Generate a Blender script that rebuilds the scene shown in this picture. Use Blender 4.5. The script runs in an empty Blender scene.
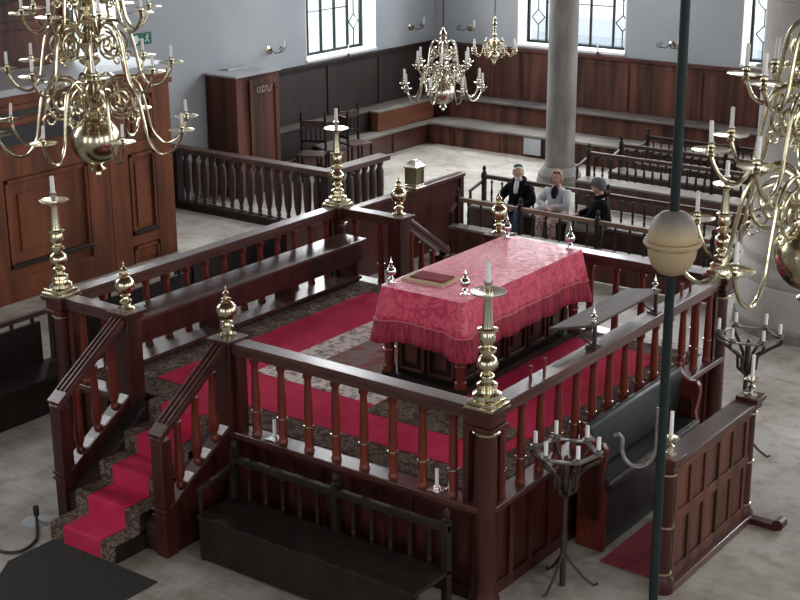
import bpy, bmesh, math, random
from mathutils import Vector, Matrix
random.seed(7)
PI = math.pi
sc = bpy.context.scene
COL = sc.collection

# ------------------------------------------------------------------ materials
def new_mat(name):
    m = bpy.data.materials.new(name); m.use_nodes = True
    nt = m.node_tree
    return m, nt, nt.nodes['Principled BSDF']

def rgb(c): return (c[0], c[1], c[2], 1)

def noise_mat(name, c1, c2, rough=.5, scale=(3, 3, 3), detail=6, metal=0, bump=.0, coat=0, lo=.3, hi=.7, spec=.5, rvar=0.0):
    m, nt, b = new_mat(name); N = nt.nodes; L = nt.links
    tc = N.new('ShaderNodeTexCoord'); mp = N.new('ShaderNodeMapping'); mp.inputs['Scale'].default_value = scale
    no = N.new('ShaderNodeTexNoise'); no.inputs['Scale'].default_value = 1; no.inputs['Detail'].default_value = detail
    cr = N.new('ShaderNodeValToRGB'); cr.color_ramp.elements[0].position = lo; cr.color_ramp.elements[1].position = hi
    cr.color_ramp.elements[0].color = rgb(c1); cr.color_ramp.elements[1].color = rgb(c2)
    L.new(tc.outputs['Object'], mp.inputs[0]); L.new(mp.outputs[0], no.inputs['Vector']); L.new(no.outputs[0], cr.inputs[0])
    L.new(cr.outputs[0], b.inputs['Base Color'])
    b.inputs['Roughness'].default_value = rough; b.inputs['Metallic'].default_value = metal
    b.inputs['Coat Weight'].default_value = coat; b.inputs['Coat Roughness'].default_value = .18
    b.inputs['Specular IOR Level'].default_value = spec
    if rvar:
        mr = N.new('ShaderNodeMapRange'); mr.inputs['To Min'].default_value = rough - rvar; mr.inputs['To Max'].default_value = rough + rvar
        L.new(no.outputs[0], mr.inputs['Value']); L.new(mr.outputs[0], b.inputs['Roughness'])
    if bump:
        bu = N.new('ShaderNodeBump'); bu.inputs['Strength'].default_value = bump; bu.inputs['Distance'].default_value = .01
        L.new(no.outputs[0], bu.inputs['Height']); L.new(bu.outputs[0], b.inputs['Normal'])
    return m

M = {}
M['mahogany'] = noise_mat('mahogany', (.026, .0062, .005), (.075, .0165, .0115), .40, (9, 9, 1.6), coat=.12, rvar=.05, spec=.35)
M['mahogany_x'] = noise_mat('mahogany_rail', (.045, .014, .012), (.105, .035, .028), .36, (1.6, 9, 9), coat=.4, rvar=.06)
M['mahogany_y'] = noise_mat('mahogany_side', (.045, .014, .012), (.105, .035, .028), .36, (9, 1.6, 9), coat=.4, rvar=.06)
M['redwood'] = noise_mat('red_mahogany', (.085, .013, .008), (.20, .032, .018), .36, (9, 9, 1.5), coat=.15, spec=.4)
M['brownwood'] = noise_mat('brown_oak', (.028, .011, .008), (.15, .054, .036), .6, (5, 5, .35), spec=.3, lo=.34, hi=.70, rvar=.08)
M['cabinetwood'] = noise_mat('cabinet_oak', (.082, .022, .008), (.215, .062, .022), .58, (4, 4, .6), rvar=.08, spec=.3, lo=.35, hi=.65)
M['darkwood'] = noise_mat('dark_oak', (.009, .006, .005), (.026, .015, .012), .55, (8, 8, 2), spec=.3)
M['dadodark'] = noise_mat('dark_dado_wood', (.012, .008, .008), (.034, .016, .015), .6, (4, 4, .8))
M['pewwood'] = noise_mat('old_pew_wood', (.035, .016, .012), (.09, .042, .032), .5, (5, 5, 5))
M['greyplank'] = noise_mat('worn_grey_plank', (.11, .10, .09), (.26, .235, .21), .6, (1.2, 1.2, 6), rvar=.06)
M['boardwood'] = noise_mat('dull_board_wood', (.045, .028, .024), (.11, .075, .065), .62, (9, 1.5, 9), spec=.35)
M['fatwood'] = noise_mat('worn_dark_wood', (.026, .011, .009), (.07, .030, .026), .5, (5, 5, 2))
M['railwood'] = noise_mat('worn_rail_wood', (.12, .066, .046), (.22, .135, .10), .55, (1.5, 9, 9), spec=.4)
M['ledgewood'] = noise_mat('dusty_ledge_wood', (.07, .058, .052), (.15, .13, .12), .6, (1.2, 1.2, 6))
M['orangewood'] = noise_mat('orange_pine', (.10, .033, .014), (.19, .068, .030), .5, (2, .8, 6))
M['brass'] = noise_mat('brass', (.50, .44, .29), (.74, .68, .50), .20, (6, 6, 6), metal=1, rvar=.06)
M['palebrass'] = noise_mat('pale_brass', (.58, .54, .43), (.82, .78, .68), .22, (6, 6, 6), metal=1, rvar=.06)
M['silver'] = noise_mat('silver', (.68, .67, .67), (.9, .89, .88), .2, (8, 8, 8), metal=1)
M['iron'] = noise_mat('wrought_iron', (.030, .018, .016), (.075, .05, .045), .5, (12, 12, 12), metal=.3)
M['ironpan'] = noise_mat('grey_iron', (.16, .15, .15), (.34, .32, .31), .4, (12, 12, 12), metal=.7)
M['greeniron'] = noise_mat('green_black_iron', (.004, .011, .011), (.009, .020, .019), .5, (6, 6, 2), spec=.25)
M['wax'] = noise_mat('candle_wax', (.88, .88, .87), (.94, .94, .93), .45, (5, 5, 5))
M['plaster'] = noise_mat('grey_plaster', (.33, .365, .40), (.40, .43, .455), .9, (.6, .6, .6))
M['whiteplaster'] = noise_mat('white_plaster', (.80, .81, .82), (.88, .88, .88), .85, (.6, .6, .6))
M['stone'] = noise_mat('grey_stone', (.13, .127, .118), (.29, .28, .265), .8, (3.2, 3.2, 1.1), detail=8, bump=.15, lo=.3, hi=.72)
M['palestone'] = noise_mat('pale_stone', (.34, .325, .30), (.52, .50, .475), .85, (2.2, 2.2, 1.6), detail=8, bump=.1)
M['greytop'] = noise_mat('dusty_grey_top', (.34, .36, .38), (.5, .52, .54), .7, (1, 1, 1))
M['leather'] = noise_mat('black_leather', (.010, .014, .015), (.022, .027, .029), .42, (7, 7, 7), bump=.2)
M['skin'] = noise_mat('skin', (.50, .27, .20), (.58, .33, .25), .55, (9, 9, 9))
M['blackcloth'] = noise_mat('black_cloth', (.003, .003, .005), (.008, .009, .012), .9, (9, 9, 9), bump=.3, spec=.1)
M['navycloth'] = noise_mat('navy_cloth', (.008, .009, .02), (.02, .02, .04), .9, (9, 9, 9), spec=.1)
M['denim'] = noise_mat('blue_denim', (.03, .07, .16), (.06, .12, .25), .85, (20, 20, 20))
M['greyknit'] = noise_mat('grey_knit', (.36, .37, .42), (.56, .57, .62), .9, (28, 28, 28), bump=.5)
M['greytrouser'] = noise_mat('grey_trousers', (.16, .15, .14), (.26, .25, .23), .85, (15, 15, 15))
M['patterncloth'] = noise_mat('pink_print_cloth', (.22, .12, .12), (.55, .42, .40), .85, (22, 22, 22), lo=.42, hi=.55)
M['shirt'] = noise_mat('pale_shirt', (.5, .58, .62), (.75, .8, .82), .8, (25, 25, 25))
M['whitehair'] = noise_mat('white_hair', (.55, .54, .52), (.8, .79, .77), .7, (30, 30, 30), bump=.4)
M['blondhair'] = noise_mat('auburn_hair', (.20, .10, .06), (.42, .26, .17), .6, (30, 30, 30), bump=.4)
M['greywool'] = noise_mat('grey_wool', (.06, .07, .08), (.12, .13, .15), .9, (30, 30, 30))
M['darkgreen'] = noise_mat('green_felt', (.01, .05, .035), (.02, .08, .06), .9, (9, 9, 9))
M['darkeye'] = noise_mat('eye_dark', (.03, .02, .02), (.05, .03, .03), .3)
M['lip'] = noise_mat('lips', (.38, .13, .11), (.42, .16, .13), .5)
M['goldbraid'] = noise_mat('gold_braid', (.42, .30, .12), (.62, .47, .24), .6, (40, 40, 40), bump=.3)
M['cream'] = noise_mat('cream_edge', (.6, .48, .40), (.72, .6, .5), .7, (10, 10, 10))
M['velvet'] = noise_mat('dark_red_velvet', (.20, .010, .028), (.30, .02, .045), .9, (9, 9, 9))
M['black'] = noise_mat('black_rubber', (.008, .008, .009), (.015, .015, .016), .5, (5, 5, 5))
M['darkmat'] = noise_mat('dark_mat', (.02, .019, .019), (.035, .033, .032), .95, (30, 30, 30))
M['signgreen'] = noise_mat('sign_green', (.0, .09, .055), (.0, .11, .065), .4)
M['signwhite'] = noise_mat('sign_white', (.6, .72, .68), (.65, .78, .72), .5)
M['palepaint'] = noise_mat('pale_letter_paint', (.34, .25, .21), (.48, .38, .33), .7, (30, 30, 30))

# globe glass
m, nt, b = new_mat('frosted_globe_glass'); N = nt.nodes; L = nt.links
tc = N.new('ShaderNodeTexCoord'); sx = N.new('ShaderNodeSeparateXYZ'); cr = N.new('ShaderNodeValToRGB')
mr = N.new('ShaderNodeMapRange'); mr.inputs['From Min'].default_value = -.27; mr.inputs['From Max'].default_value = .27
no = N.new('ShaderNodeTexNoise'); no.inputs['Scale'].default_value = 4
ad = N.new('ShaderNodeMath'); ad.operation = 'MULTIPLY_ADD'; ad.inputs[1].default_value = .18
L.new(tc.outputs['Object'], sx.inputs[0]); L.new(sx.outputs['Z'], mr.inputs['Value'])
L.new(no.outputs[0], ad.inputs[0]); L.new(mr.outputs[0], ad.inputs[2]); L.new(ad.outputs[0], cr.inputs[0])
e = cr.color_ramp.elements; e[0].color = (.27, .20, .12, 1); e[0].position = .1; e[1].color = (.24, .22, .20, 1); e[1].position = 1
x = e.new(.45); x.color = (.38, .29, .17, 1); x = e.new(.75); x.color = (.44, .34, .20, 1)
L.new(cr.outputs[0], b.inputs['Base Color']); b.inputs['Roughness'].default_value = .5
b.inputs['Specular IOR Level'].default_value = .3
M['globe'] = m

# window glass
m, nt, b = new_mat('old_window_glass'); N = nt.nodes; L = nt.links
out = N['Material Output']
tr = N.new('ShaderNodeBsdfTransparent'); gl = N.new('ShaderNodeBsdfGlossy'); gl.inputs['Roughness'].default_value = .05
mx = N.new('ShaderNodeMixShader'); mx.inputs[0].default_value = .06
L.new(tr.outputs[0], mx.inputs[1]); L.new(gl.outputs[0], mx.inputs[2]); L.new(mx.outputs[0], out.inputs[0])
M['glass'] = m
def plain(name, c, rough=.8):
    m, nt, b = new_mat(name); b.inputs['Base Color'].default_value = rgb(c); b.inputs['Roughness'].default_value = rough; return m
M['outblue'] = plain('blue_grey_facade', (.30, .38, .47))
M['outwhite'] = plain('white_band', (.6, .65, .7))
M['outdark'] = plain('slate_roof', (.34, .42, .46))

# floor: sanded worn planks
m, nt, b = new_mat('sanded_floor'); N = nt.nodes; L = nt.links
tc = N.new('ShaderNodeTexCoord'); br = N.new('ShaderNodeTexBrick')
br.inputs['Scale'].default_value = 1; br.inputs['Brick Width'].default_value = 3.4; br.inputs['Row Height'].default_value = .34
br.inputs['Mortar Size'].default_value = .006; br.inputs['Mortar Smooth'].default_value = .6
br.inputs['Color1'].default_value = (.44, .415, .375, 1); br.inputs['Color2'].default_value = (.49, .465, .425, 1); br.inputs['Mortar'].default_value = (.33, .305, .27, 1)
no = N.new('ShaderNodeTexNoise'); no.inputs['Scale'].default_value = .9; no.inputs['Detail'].default_value = 10; no.inputs['Roughness'].default_value = .65
n2 = N.new('ShaderNodeTexNoise'); n2.inputs['Scale'].default_value = 5; n2.inputs['Detail'].default_value = 8
cr = N.new('ShaderNodeValToRGB'); cr.color_ramp.elements[0].position = .35; cr.color_ramp.elements[1].position = .62
cr.color_ramp.elements[0].color = (.62, .58, .54, 1); cr.color_ramp.elements[1].color = (1, 1, 1, 1)
c2 = N.new('ShaderNodeValToRGB'); c2.color_ramp.elements[0].position = .3; c2.color_ramp.elements[1].position = .5
c2.color_ramp.elements[0].color = (.72, .68, .64, 1); c2.color_ramp.elements[1].color = (1, 1, 1, 1)
m1 = N.new('ShaderNodeMix'); m1.data_type = 'RGBA'; m1.blend_type = 'MULTIPLY'; m1.inputs[0].default_value = 1
m2 = N.new('ShaderNodeMix'); m2.data_type = 'RGBA'; m2.blend_type = 'MULTIPLY'; m2.inputs[0].default_value = 1
L.new(tc.outputs['Object'], br.inputs['Vector']); L.new(tc.outputs['Object'], no.inputs['Vector']); L.new(tc.outputs['Object'], n2.inputs['Vector'])
L.new(no.outputs[0], cr.inputs[0]); L.new(n2.outputs[0], c2.inputs[0])
L.new(br.outputs['Color'], m1.inputs[6]); L.new(cr.outputs[0], m1.inputs[7]); L.new(m1.outputs[2], m2.inputs[6]); L.new(c2.outputs[0], m2.inputs[7])
L.new(m2.outputs[2], b.inputs['Base Color']); b.inputs['Roughness'].default_value = .62
M['floor'] = m

def carpet_mat(name, cols, scale, contrast=(.40, .60), zig=False):
    m, nt, b = new_mat(name); N = nt.nodes; L = nt.links
    tc = N.new('ShaderNodeTexCoord'); vo = N.new('ShaderNodeTexVoronoi'); vo.inputs['Scale'].default_value = scale; vo.distance = 'MANHATTAN'
    no = N.new('ShaderNodeTexNoise'); no.inputs['Scale'].default_value = scale * .7; no.inputs['Detail'].default_value = 5
    mx = N.new('ShaderNodeMath'); mx.operation = 'ADD'; cr = N.new('ShaderNodeValToRGB'); cr.color_ramp.interpolation = 'LINEAR'
    L.new(tc.outputs['Object'], vo.inputs['Vector']); L.new(tc.outputs['Object'], no.inputs['Vector'])
    sm = N.new('ShaderNodeMath'); sm.operation = 'MULTIPLY'; sm.inputs[1].default_value = .55
    L.new(vo.outputs['Distance'], sm.inputs[0]); L.new(sm.outputs[0], mx.inputs[0]); L.new(no.outputs[0], mx.inputs[1]); L.new(mx.outputs[0], cr.inputs[0])
    els = cr.color_ramp.elements
    n = len(cols)
    els[0].position = .45; els[0].color = rgb(cols[0]); els[1].position = 1.0; els[1].color = rgb(cols[-1])
    for i, c in enumerate(cols[1:-1]):
        q = els.new(.45 + .5 * (i + 1) / (n - 1)); q.color = rgb(c)
    L.new(cr.outputs[0], b.inputs['Base Color']); b.inputs['Roughness'].default_value = .95; b.inputs['Specular IOR Level'].default_value = .1
    return m
M['carpetbrown'] = carpet_mat('brown_patterned_carpet', [(.045, .028, .022), (.17, .13, .10), (.07, .05, .042), (.24, .20, .16), (.09, .06, .05)], 14)
M['carpetred'] = noise_mat('crimson_carpet', (.50, .026, .082), (.62, .042, .115), .95, (4, 4, 4), spec=.1)
M['persian'] = carpet_mat('persian_field', [(.06, .045, .05), (.26, .21, .19), (.10, .06, .07), (.34, .27, .25), (.30, .08, .085)], 15)
M['persianfield'] = carpet_mat('persian_red_field', [(.12, .07, .08), (.34, .08, .09), (.20, .14, .14), (.36, .10, .10), (.26, .20, .19)], 8)
M['persianborder'] = carpet_mat('persian_pale_border', [(.08, .06, .06), (.12, .09, .09), (.70, .64, .60), (.16, .12, .12), (.66, .60, .56), (.74, .68, .64)], 13)

# damask cloth
m, nt, b = new_mat('red_damask'); N = nt.nodes; L = nt.links
tc = N.new('ShaderNodeTexCoord'); vo = N.new('ShaderNodeTexVoronoi'); vo.inputs['Scale'].default_value = 8; vo.feature = 'DISTANCE_TO_EDGE'
no = N.new('ShaderNodeTexNoise'); no.inputs['Scale'].default_value = 11; no.inputs['Detail'].default_value = 6; no.inputs['Distortion'].default_value = 1.6
cr = N.new('ShaderNodeValToRGB'); cr.color_ramp.elements[0].position = .42; cr.color_ramp.elements[1].position = .56
cr.color_ramp.elements[0].color = (.56, .024, .085, 1); cr.color_ramp.elements[1].color = (.80, .10, .19, 1)
L.new(tc.outputs['Object'], no.inputs['Vector']); L.new(no.outputs[0], cr.inputs[0]); L.new(cr.outputs[0], b.inputs['Base Color'])
mr = N.new('ShaderNodeMapRange'); mr.inputs['From Min'].default_value = .42; mr.inputs['From Max'].default_value = .56; mr.inputs['To Min'].default_value = .50; mr.inputs['To Max'].default_value = .33
L.new(no.outputs[0], mr.inputs['Value']); L.new(mr.outputs[0], b.inputs['Roughness'])
b.inputs['Sheen Weight'].default_value = .5; b.inputs['Sheen Tint'].default_value = (1, .6, .65, 1)
M['damask'] = m
M['fringe'] = noise_mat('red_fringe', (.20, .010, .03), (.56, .06, .11), .8, (45, 45, 1), bump=.6)
M['hemcord'] = plain('pink_cord', (.75, .25, .28), .6)

# ------------------------------------------------------------------ mesh helpers
class MB:
    def __init__(s): s.v = []; s.f = []; s.mi = []
    def add(s, vs, fs, mi=0):
        o = len(s.v); s.v += [tuple(p) for p in vs]; s.f += [tuple(i + o for i in f) for f in fs]; s.mi += [mi] * len(fs); return s
    def box(s, x0, y0, z0, x1, y1, z1, mi=0):
        if x0 > x1: x0, x1 = x1, x0
        if y0 > y1: y0, y1 = y1, y0
        if z0 > z1: z0, z1 = z1, z0
        vs = [(x0, y0, z0), (x1, y0, z0), (x1, y1, z0), (x0, y1, z0), (x0, y0, z1), (x1, y0, z1), (x1, y1, z1), (x0, y1, z1)]
        return s.add(vs, [(0, 3, 2, 1), (4, 5, 6, 7), (0, 1, 5, 4), (1, 2, 6, 5), (2, 3, 7, 6), (3, 0, 4, 7)], mi)
    def beam(s, a, b, w, h, up=(0, 0, 1), mi=0):
        a = Vector(a); b = Vector(b); d = (b - a).normalized(); u = Vector(up); r = d.cross(u).normalized(); u = r.cross(d)
        vs = [p + r * w / 2 * i + u * h / 2 * j for p in (a, b) for i, j in ((-1, -1), (1, -1), (1, 1), (-1, 1))]
        return s.add(vs, [(0, 1, 2, 3), (7, 6, 5, 4), (0, 4, 5, 1), (1, 5, 6, 2), (2, 6, 7, 3), (3, 7, 4, 0)], mi)
    def lathe(s, prof, c=(0, 0, 0), seg=16, mi=0, sx=1, sy=1, rot=None):
        vs = []; fs = []
        for r, z in prof:
            for i in range(seg):
                a = 2 * PI * (i + .5) / seg; p = Vector((r * sx * math.cos(a), r * sy * math.sin(a), z))
                if rot is not None: p = rot @ p
                vs.append((p.x + c[0], p.y + c[1], p.z + c[2]))
        n = len(prof)
        for k in range(n - 1):
            for i in range(seg):
                j = (i + 1) % seg; fs.append((k * seg + i, k * seg + j, (k + 1) * seg + j, (k + 1) * seg + i))
        fs.append(tuple(reversed(range(seg)))); fs.append(tuple((n - 1) * seg + i for i in range(seg)))
        return s.add(vs, fs, mi)
    def ball(s, c, r, seg=16, n=8, sz=1, mi=0, sx=1, sy=1, rot=None):
        return s.lathe([(max(r * math.sin(PI * k / n), 1e-4), -r * sz * math.cos(PI * k / n)) for k in range(n + 1)], c, seg, mi, sx, sy, rot)
    def tube(s, pts, r, seg=8, closed=False, mi=0):
        P = [Vector(p) for p in pts]; n = len(P); R = r if isinstance(r, (list, tuple)) else [r] * n
        T = []
        for i in range(n):
            a = P[i - 1] if (i > 0 or closed) else P[i]; c = P[(i + 1) % n] if (i < n - 1 or closed) else P[i]
            T.append((c - a).normalized())
        u = T[0].orthogonal().normalized(); vs = []; fs = []
        for i in range(n):
            u = (u - T[i] * u.dot(T[i])).normalized(); w = T[i].cross(u)
            for k in range(seg):
                a = 2 * PI * k / seg; vs.append(P[i] + (u * math.cos(a) + w * math.sin(a)) * R[i])
        for i in range(n - 1 + (1 if closed else 0)):
            for k in range(seg):
                l = (k + 1) % seg; j = (i + 1) % n
                fs.append((i * seg + k, i * seg + l, j * seg + l, j * seg + k))
        if not closed: fs += [tuple(reversed(range(seg))), tuple((n - 1) * seg + k for k in range(seg))]
        return s.add(vs, fs, mi)
    def prism(s, poly, axis, a0, a1, mi=0):
        # poly in the two other axes (order: x,y,z without axis)
        def P(p, a):
            q = list(p); q.insert({'x': 0, 'y': 1, 'z': 2}[axis], a); return tuple(q)
        n = len(poly); vs = [P(p, a0) for p in poly] + [P(p, a1) for p in poly]
        fs = [tuple(range(n)), tuple(reversed(range(n, 2 * n)))] + [(i, i + n, (i + 1) % n + n, (i + 1) % n) for i in range(n)]
        return s.add(vs, fs, mi)
    def mesh(s, name, mats, smooth=35):
        me = bpy.data.meshes.new(name); me.from_pydata(s.v, [], s.f)
        bm = bmesh.new(); bm.from_mesh(me); bmesh.ops.recalc_face_normals(bm, faces=bm.faces); bm.to_mesh(me); bm.free()
        for mt in mats: me.materials.append(mt)
        me.polygons.foreach_set('material_index', s.mi)
        me.polygons.foreach_set('use_smooth', [True] * len(me.polygons))
        me.set_sharp_from_angle(angle=math.radians(smooth)); me.update()
        return me

def wl(o):
    p = Vector((0, 0, 0))
    while o is not None: p = p + o.location; o = o.parent
    return p

def put(name, me, parent=None, loc=(0, 0, 0), rot=(0, 0, 0), bevel=0, world=False):
    o = bpy.data.objects.new(name, me); COL.objects.link(o)
    if parent is not None:
        o.parent = parent
        if world: loc = Vector(loc) - wl(parent)
    o.location = loc; o.rotation_euler = rot
    if bevel:
        m = o.modifiers.new('bevel', 'BEVEL'); m.width = bevel; m.segments = 2; m.limit_method = 'ANGLE'
    return o

def build(mb, name, mat, parent=None, world=True, bevel=0, smooth=35):
    """vertices are given in world coordinates; the object's origin goes to its parent's (or its own) base"""
    mats = mat if isinstance(mat, (list, tuple)) else [mat]
    if world:
        if parent is not None: off = wl(parent)
        else:
            xs = [p[0] for p in mb.v]; ys = [p[1] for p in mb.v]; zs = [p[2] for p in mb.v]
            off = Vector(((min(xs) + max(xs)) / 2, (min(ys) + max(ys)) / 2, min(zs)))
        mb.v = [(p[0] - off.x, p[1] - off.y, p[2] - off.z) for p in mb.v]
        o = put(name, mb.mesh(name, mats, smooth), parent, (0, 0, 0), bevel=bevel)
        if parent is None: o.location = off
        return o
    return put(name, mb.mesh(name, mats, smooth), parent, bevel=bevel)

def thing(name, label, cat, loc=(0, 0, 0), rz=0, group=None):
    o = bpy.data.objects.new(name, None); COL.objects.link(o); o.location = loc; o.rotation_euler = (0, 0, rz); o.empty_display_size = .1
    o['label'] = label; o['category'] = cat
    if group: o['group'] = group
    return o
def tag(o, label, cat, group=None):
    o['label'] = label; o['category'] = cat
    if group: o['group'] = group
    return o
def struct(o): o['kind'] = 'structure'; return o
def kids(o): return [c for c in bpy.data.objects if c.parent == o]
def dup(src, loc, label, rz=0, scale=None):
    def rec(o, par):
        c = o.copy(); COL.objects.link(c); c.parent = par
        for k in kids(o): rec(k, c)
        return c
    r = rec(src, None); r.location = loc; r.rotation_euler = (0, 0, rz); r['label'] = label
    if scale: r.scale = (scale, scale, scale)
    return r

# ------------------------------------------------------------------ camera
cam = bpy.data.objects.new('camera', bpy.data.cameras.new('camera')); COL.objects.link(cam); sc.camera = cam
cam.location = (6.003, -9.261, 6.372)
p_, y_, r_ = .3138589, .6395422, -.00634354
fwd = Vector((-math.sin(y_) * math.cos(p_), math.cos(y_) * math.cos(p_), -math.sin(p_)))
rt = Vector((math.cos(y_), math.sin(y_), 0)); up = rt.cross(fwd)
r2 = math.cos(r_) * rt + math.sin(r_) * up; u2 = -math.sin(r_) * rt + math.cos(r_) * up
cam.rotation_euler = Matrix((r2, u2, -fwd)).transposed().to_euler()
cam.data.sensor_width = 36; cam.data.lens = 1436.28 / 800 * 36; cam.data.clip_end = 200

DZ, RZ = .97, 1.87           # deck height, handrail top
PX0, PX1, PY0, PY1 = -5.25, 0.0, 0.0, 4.55
SX0, SX1 = -4.28, -2.91      # stair opening posts

# ------------------------------------------------------------------ room shell
WX, WY, DADO = -12.55, 17.0, 2.0
mb = MB().box(-13.1, -16, -.1, 11, WY + .1, 0); struct(build(mb, 'floor', M['floor']))

def wall_boxes(mb, fixed_axis, f0, f1, a0, a1, z0, z1, holes):
    # holes: (h0,h1,zb,zt)
    cur = a0
    def bx(p, q, zz0, zz1):
        if q - p < 1e-4 or zz1 - zz0 < 1e-4: return
        if fixed_axis == 'y': mb.box(p, f0, zz0, q, f1, zz1)
        else: mb.box(f0, p, zz0, f1, q, zz1)
    for h0, h1, zb, zt in sorted(holes):
        bx(cur, h0, z0, z1); bx(h0, h1, z0, zb); bx(h0, h1, zt, z1); cur = h1
    bx(cur, a1, z0, z1)
HT = 10.5
winY = [(-10.37, -7.79), (-5.3, -2.7), (-.2, 2.4), (4.9, 7.5)]
winX = [(12.62, 14.9)]
ZB, ZT = 2.07, 8.8
mb = MB(); wall_boxes(mb, 'y', WY, WY + .55, WX - .55, 11, 0, HT, [(a, b, ZB, ZT) for a, b in winY]); struct(build(mb, 'wall_back', M['plaster']))
mb = MB(); wall_boxes(mb, 'x', WX - .55, WX, 10.15, WY, 0, HT, [(a, b, ZB, ZT) for a, b in winX]); struct(build(mb, 'wall_left', M['plaster']))
mb = MB(); wall_boxes(mb, 'x', WX - .55, WX + .1, -16, 10.15, 0, HT, [(6.3, 7.58, 2.72, ZT), (-3, -.4, 4, ZT)]); struct(build(mb, 'wall_west', M['plaster']))
mb = MB(); wall_boxes(mb, 'x', 11, 11.5, -16, WY, 0, HT, [(-12, -9.4, ZB, ZT), (-4, -1.4, ZB, ZT), (4, 6.6, ZB, ZT), (11.5, 14.1, ZB, ZT)]); struct(build(mb, 'wall_east', M['plaster']))
mb = MB(); wall_boxes(mb, 'y', -16.5, -16, -13.1, 11, 0, HT, [(-8, -5.4, ZB, ZT), (0, 2.6, ZB, ZT)]); struct(build(mb, 'wall_front', M['plaster']))
mb = MB().box(-13.1, -16.5, HT, 11.5, WY + .6, HT + .2); struct(build(mb, 'ceiling', M['brownwood']))
g_ = build(MB().box(-90, WY + .6, -7, 60, 140, -6.9).box(-90, -20, -7, -13.1, WY + .6, -6.9), 'floor_outside', M['whiteplaster']); struct(g_)

def window(n, axis, a0, a1, zb, zt, face, back=.36):
    """opening in the wall whose inner face is at `face`; reveals plastered white, glazing set back"""
    w = thing('window_%d' % n, '', '', (0, 0, 0)); del w['label']; del w['category']; w['kind'] = 'structure'
    def P(a, d, z):   # a along the wall, d depth outwards
        return (a, face + d, z) if axis == 'y' else (face - d, a, z)
    def bx(mb, a, d, z, a2, d2, z2):
        p, q = P(a, d, z), P(a2, d2, z2); mb.box(p[0], p[1], p[2], q[0], q[1], q[2])
    mb = MB(); t = .02
    bx(mb, a0, 0.002, zb, a0 + t, .55, zt); bx(mb, a1 - t, 0.002, zb, a1, .55, zt); bx(mb, a0, 0.002, zt - t, a1, .55, zt); bx(mb, a0, -.03, zb - .02, a1, .55, zb + .03)
    build(mb, 'window_reveal', M['whiteplaster'], w)
    mb = MB(); fr = .05
    bx(mb, a0 + t, back, zb + .03, a0 + t + fr, back + .06, zt - t); bx(mb, a1 - t - fr, back, zb + .03, a1 - t, back + .06, zt - t)
    bx(mb, a0 + t, back, zb + .03, a1 - t, back + .06, zb + .03 + fr)
    build(mb, 'window_frame', M['greeniron'], w)
    # bars: hex lead strips left and right, tall panes between
    mb = MB(); wd = a1 - a0; side = .42 if wd > 2 else .2
    s0, s1 = a0 + t + fr + side, a1 - t - fr - side
    for k in range(4):
        a = s0 + (s1 - s0) * k / 3; bx(mb, a - .018, back, zb + .08, a + .018, back + .05, zt - t)
    z = zb + .9
    while z < zt: bx(mb, s0, back + .01, z - .009, s1, back + .04, z + .009); z += .85
    build(mb, 'glazing_bars', M['greeniron'], w)
    mb = MB()
    for c0 in (a0 + t + fr + side / 2, a1 - t - fr - side / 2):
        z = zb + .08; r = .012; h = .3
        def seg(p, q): mb.tube([P(p[0], back + .025, p[1]), P(q[0], back + .025, q[1])], r, 4)
        zz = z
        seg((c0, zz), (c0, zz + h * 1.1)); zz += h * 1.1
        while zz < zt - .7:
            seg((c0, zz), (c0 - .16, zz + .16)); seg((c0, zz), (c0 + .16, zz + .16))
            seg((c0 - .16, zz + .16), (c0, zz + .32)); seg((c0 + .16, zz + .16), (c0, zz + .32))
            seg((c0, zz + .32), (c0, zz + .32 + h)); zz += .32 + h
    build(mb, 'lead_lattice', M['greeniron'], w)
    mb = MB(); bx(mb, a0 + t, back + .028, zb + .03, a1 - t, back + .034, zt - t); build(mb, 'window_pane', M['glass'], w)
window(1, 'x', *winX[0], ZB, ZT, WX)
for i, (a, b_) in enumerate(winY): window(2 + i, 'y', a, b_, ZB, ZT, WY)
window(6, 'x', 6.3, 7.58, 2.72, ZT, WX + .1, back=.5)
window(7, 'x', -3, -.4, 4, ZT, WX + .1)

# dado panelling (structure trim) with a cap
def dado_y():
    x = WX; k = 0
    mb = MB().box(WX, WY - .035, 0, 8, WY - .001, DADO - .05)
    for a in [WX + .02] + [-11.0 + 1.62 * i for i in range(12)]:
        mb.box(a, WY - .06, .95, a + .09, WY - .034, DADO - .052)
    mb.box(WX, WY - .052, DADO - .16, 8, WY - .035, DADO - .051)
    t = build(mb, 'trim_1', M['brownwood']); struct(t)
    struct(build(MB().box(WX, WY - .10, DADO - .05, 8, WY - .001, DADO + .02), 'trim_2', M['mahogany_x']))
dado_y()
mb = MB().box(WX + .001, 10.5, 0, WX + .035, WY - .06, DADO - .05)
for a in (11.5, 13.2, 14.9): mb.box(WX + .034, a, .95, WX + .06, a + .08, DADO - .052)
struct(build(mb, 'trim_3', M['dadodark']))
struct(build(MB().box(WX + .001, 10.5, DADO - .05, WX + .10, WY - .1, DADO + .02), 'trim_4', M['darkwood']))

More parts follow.
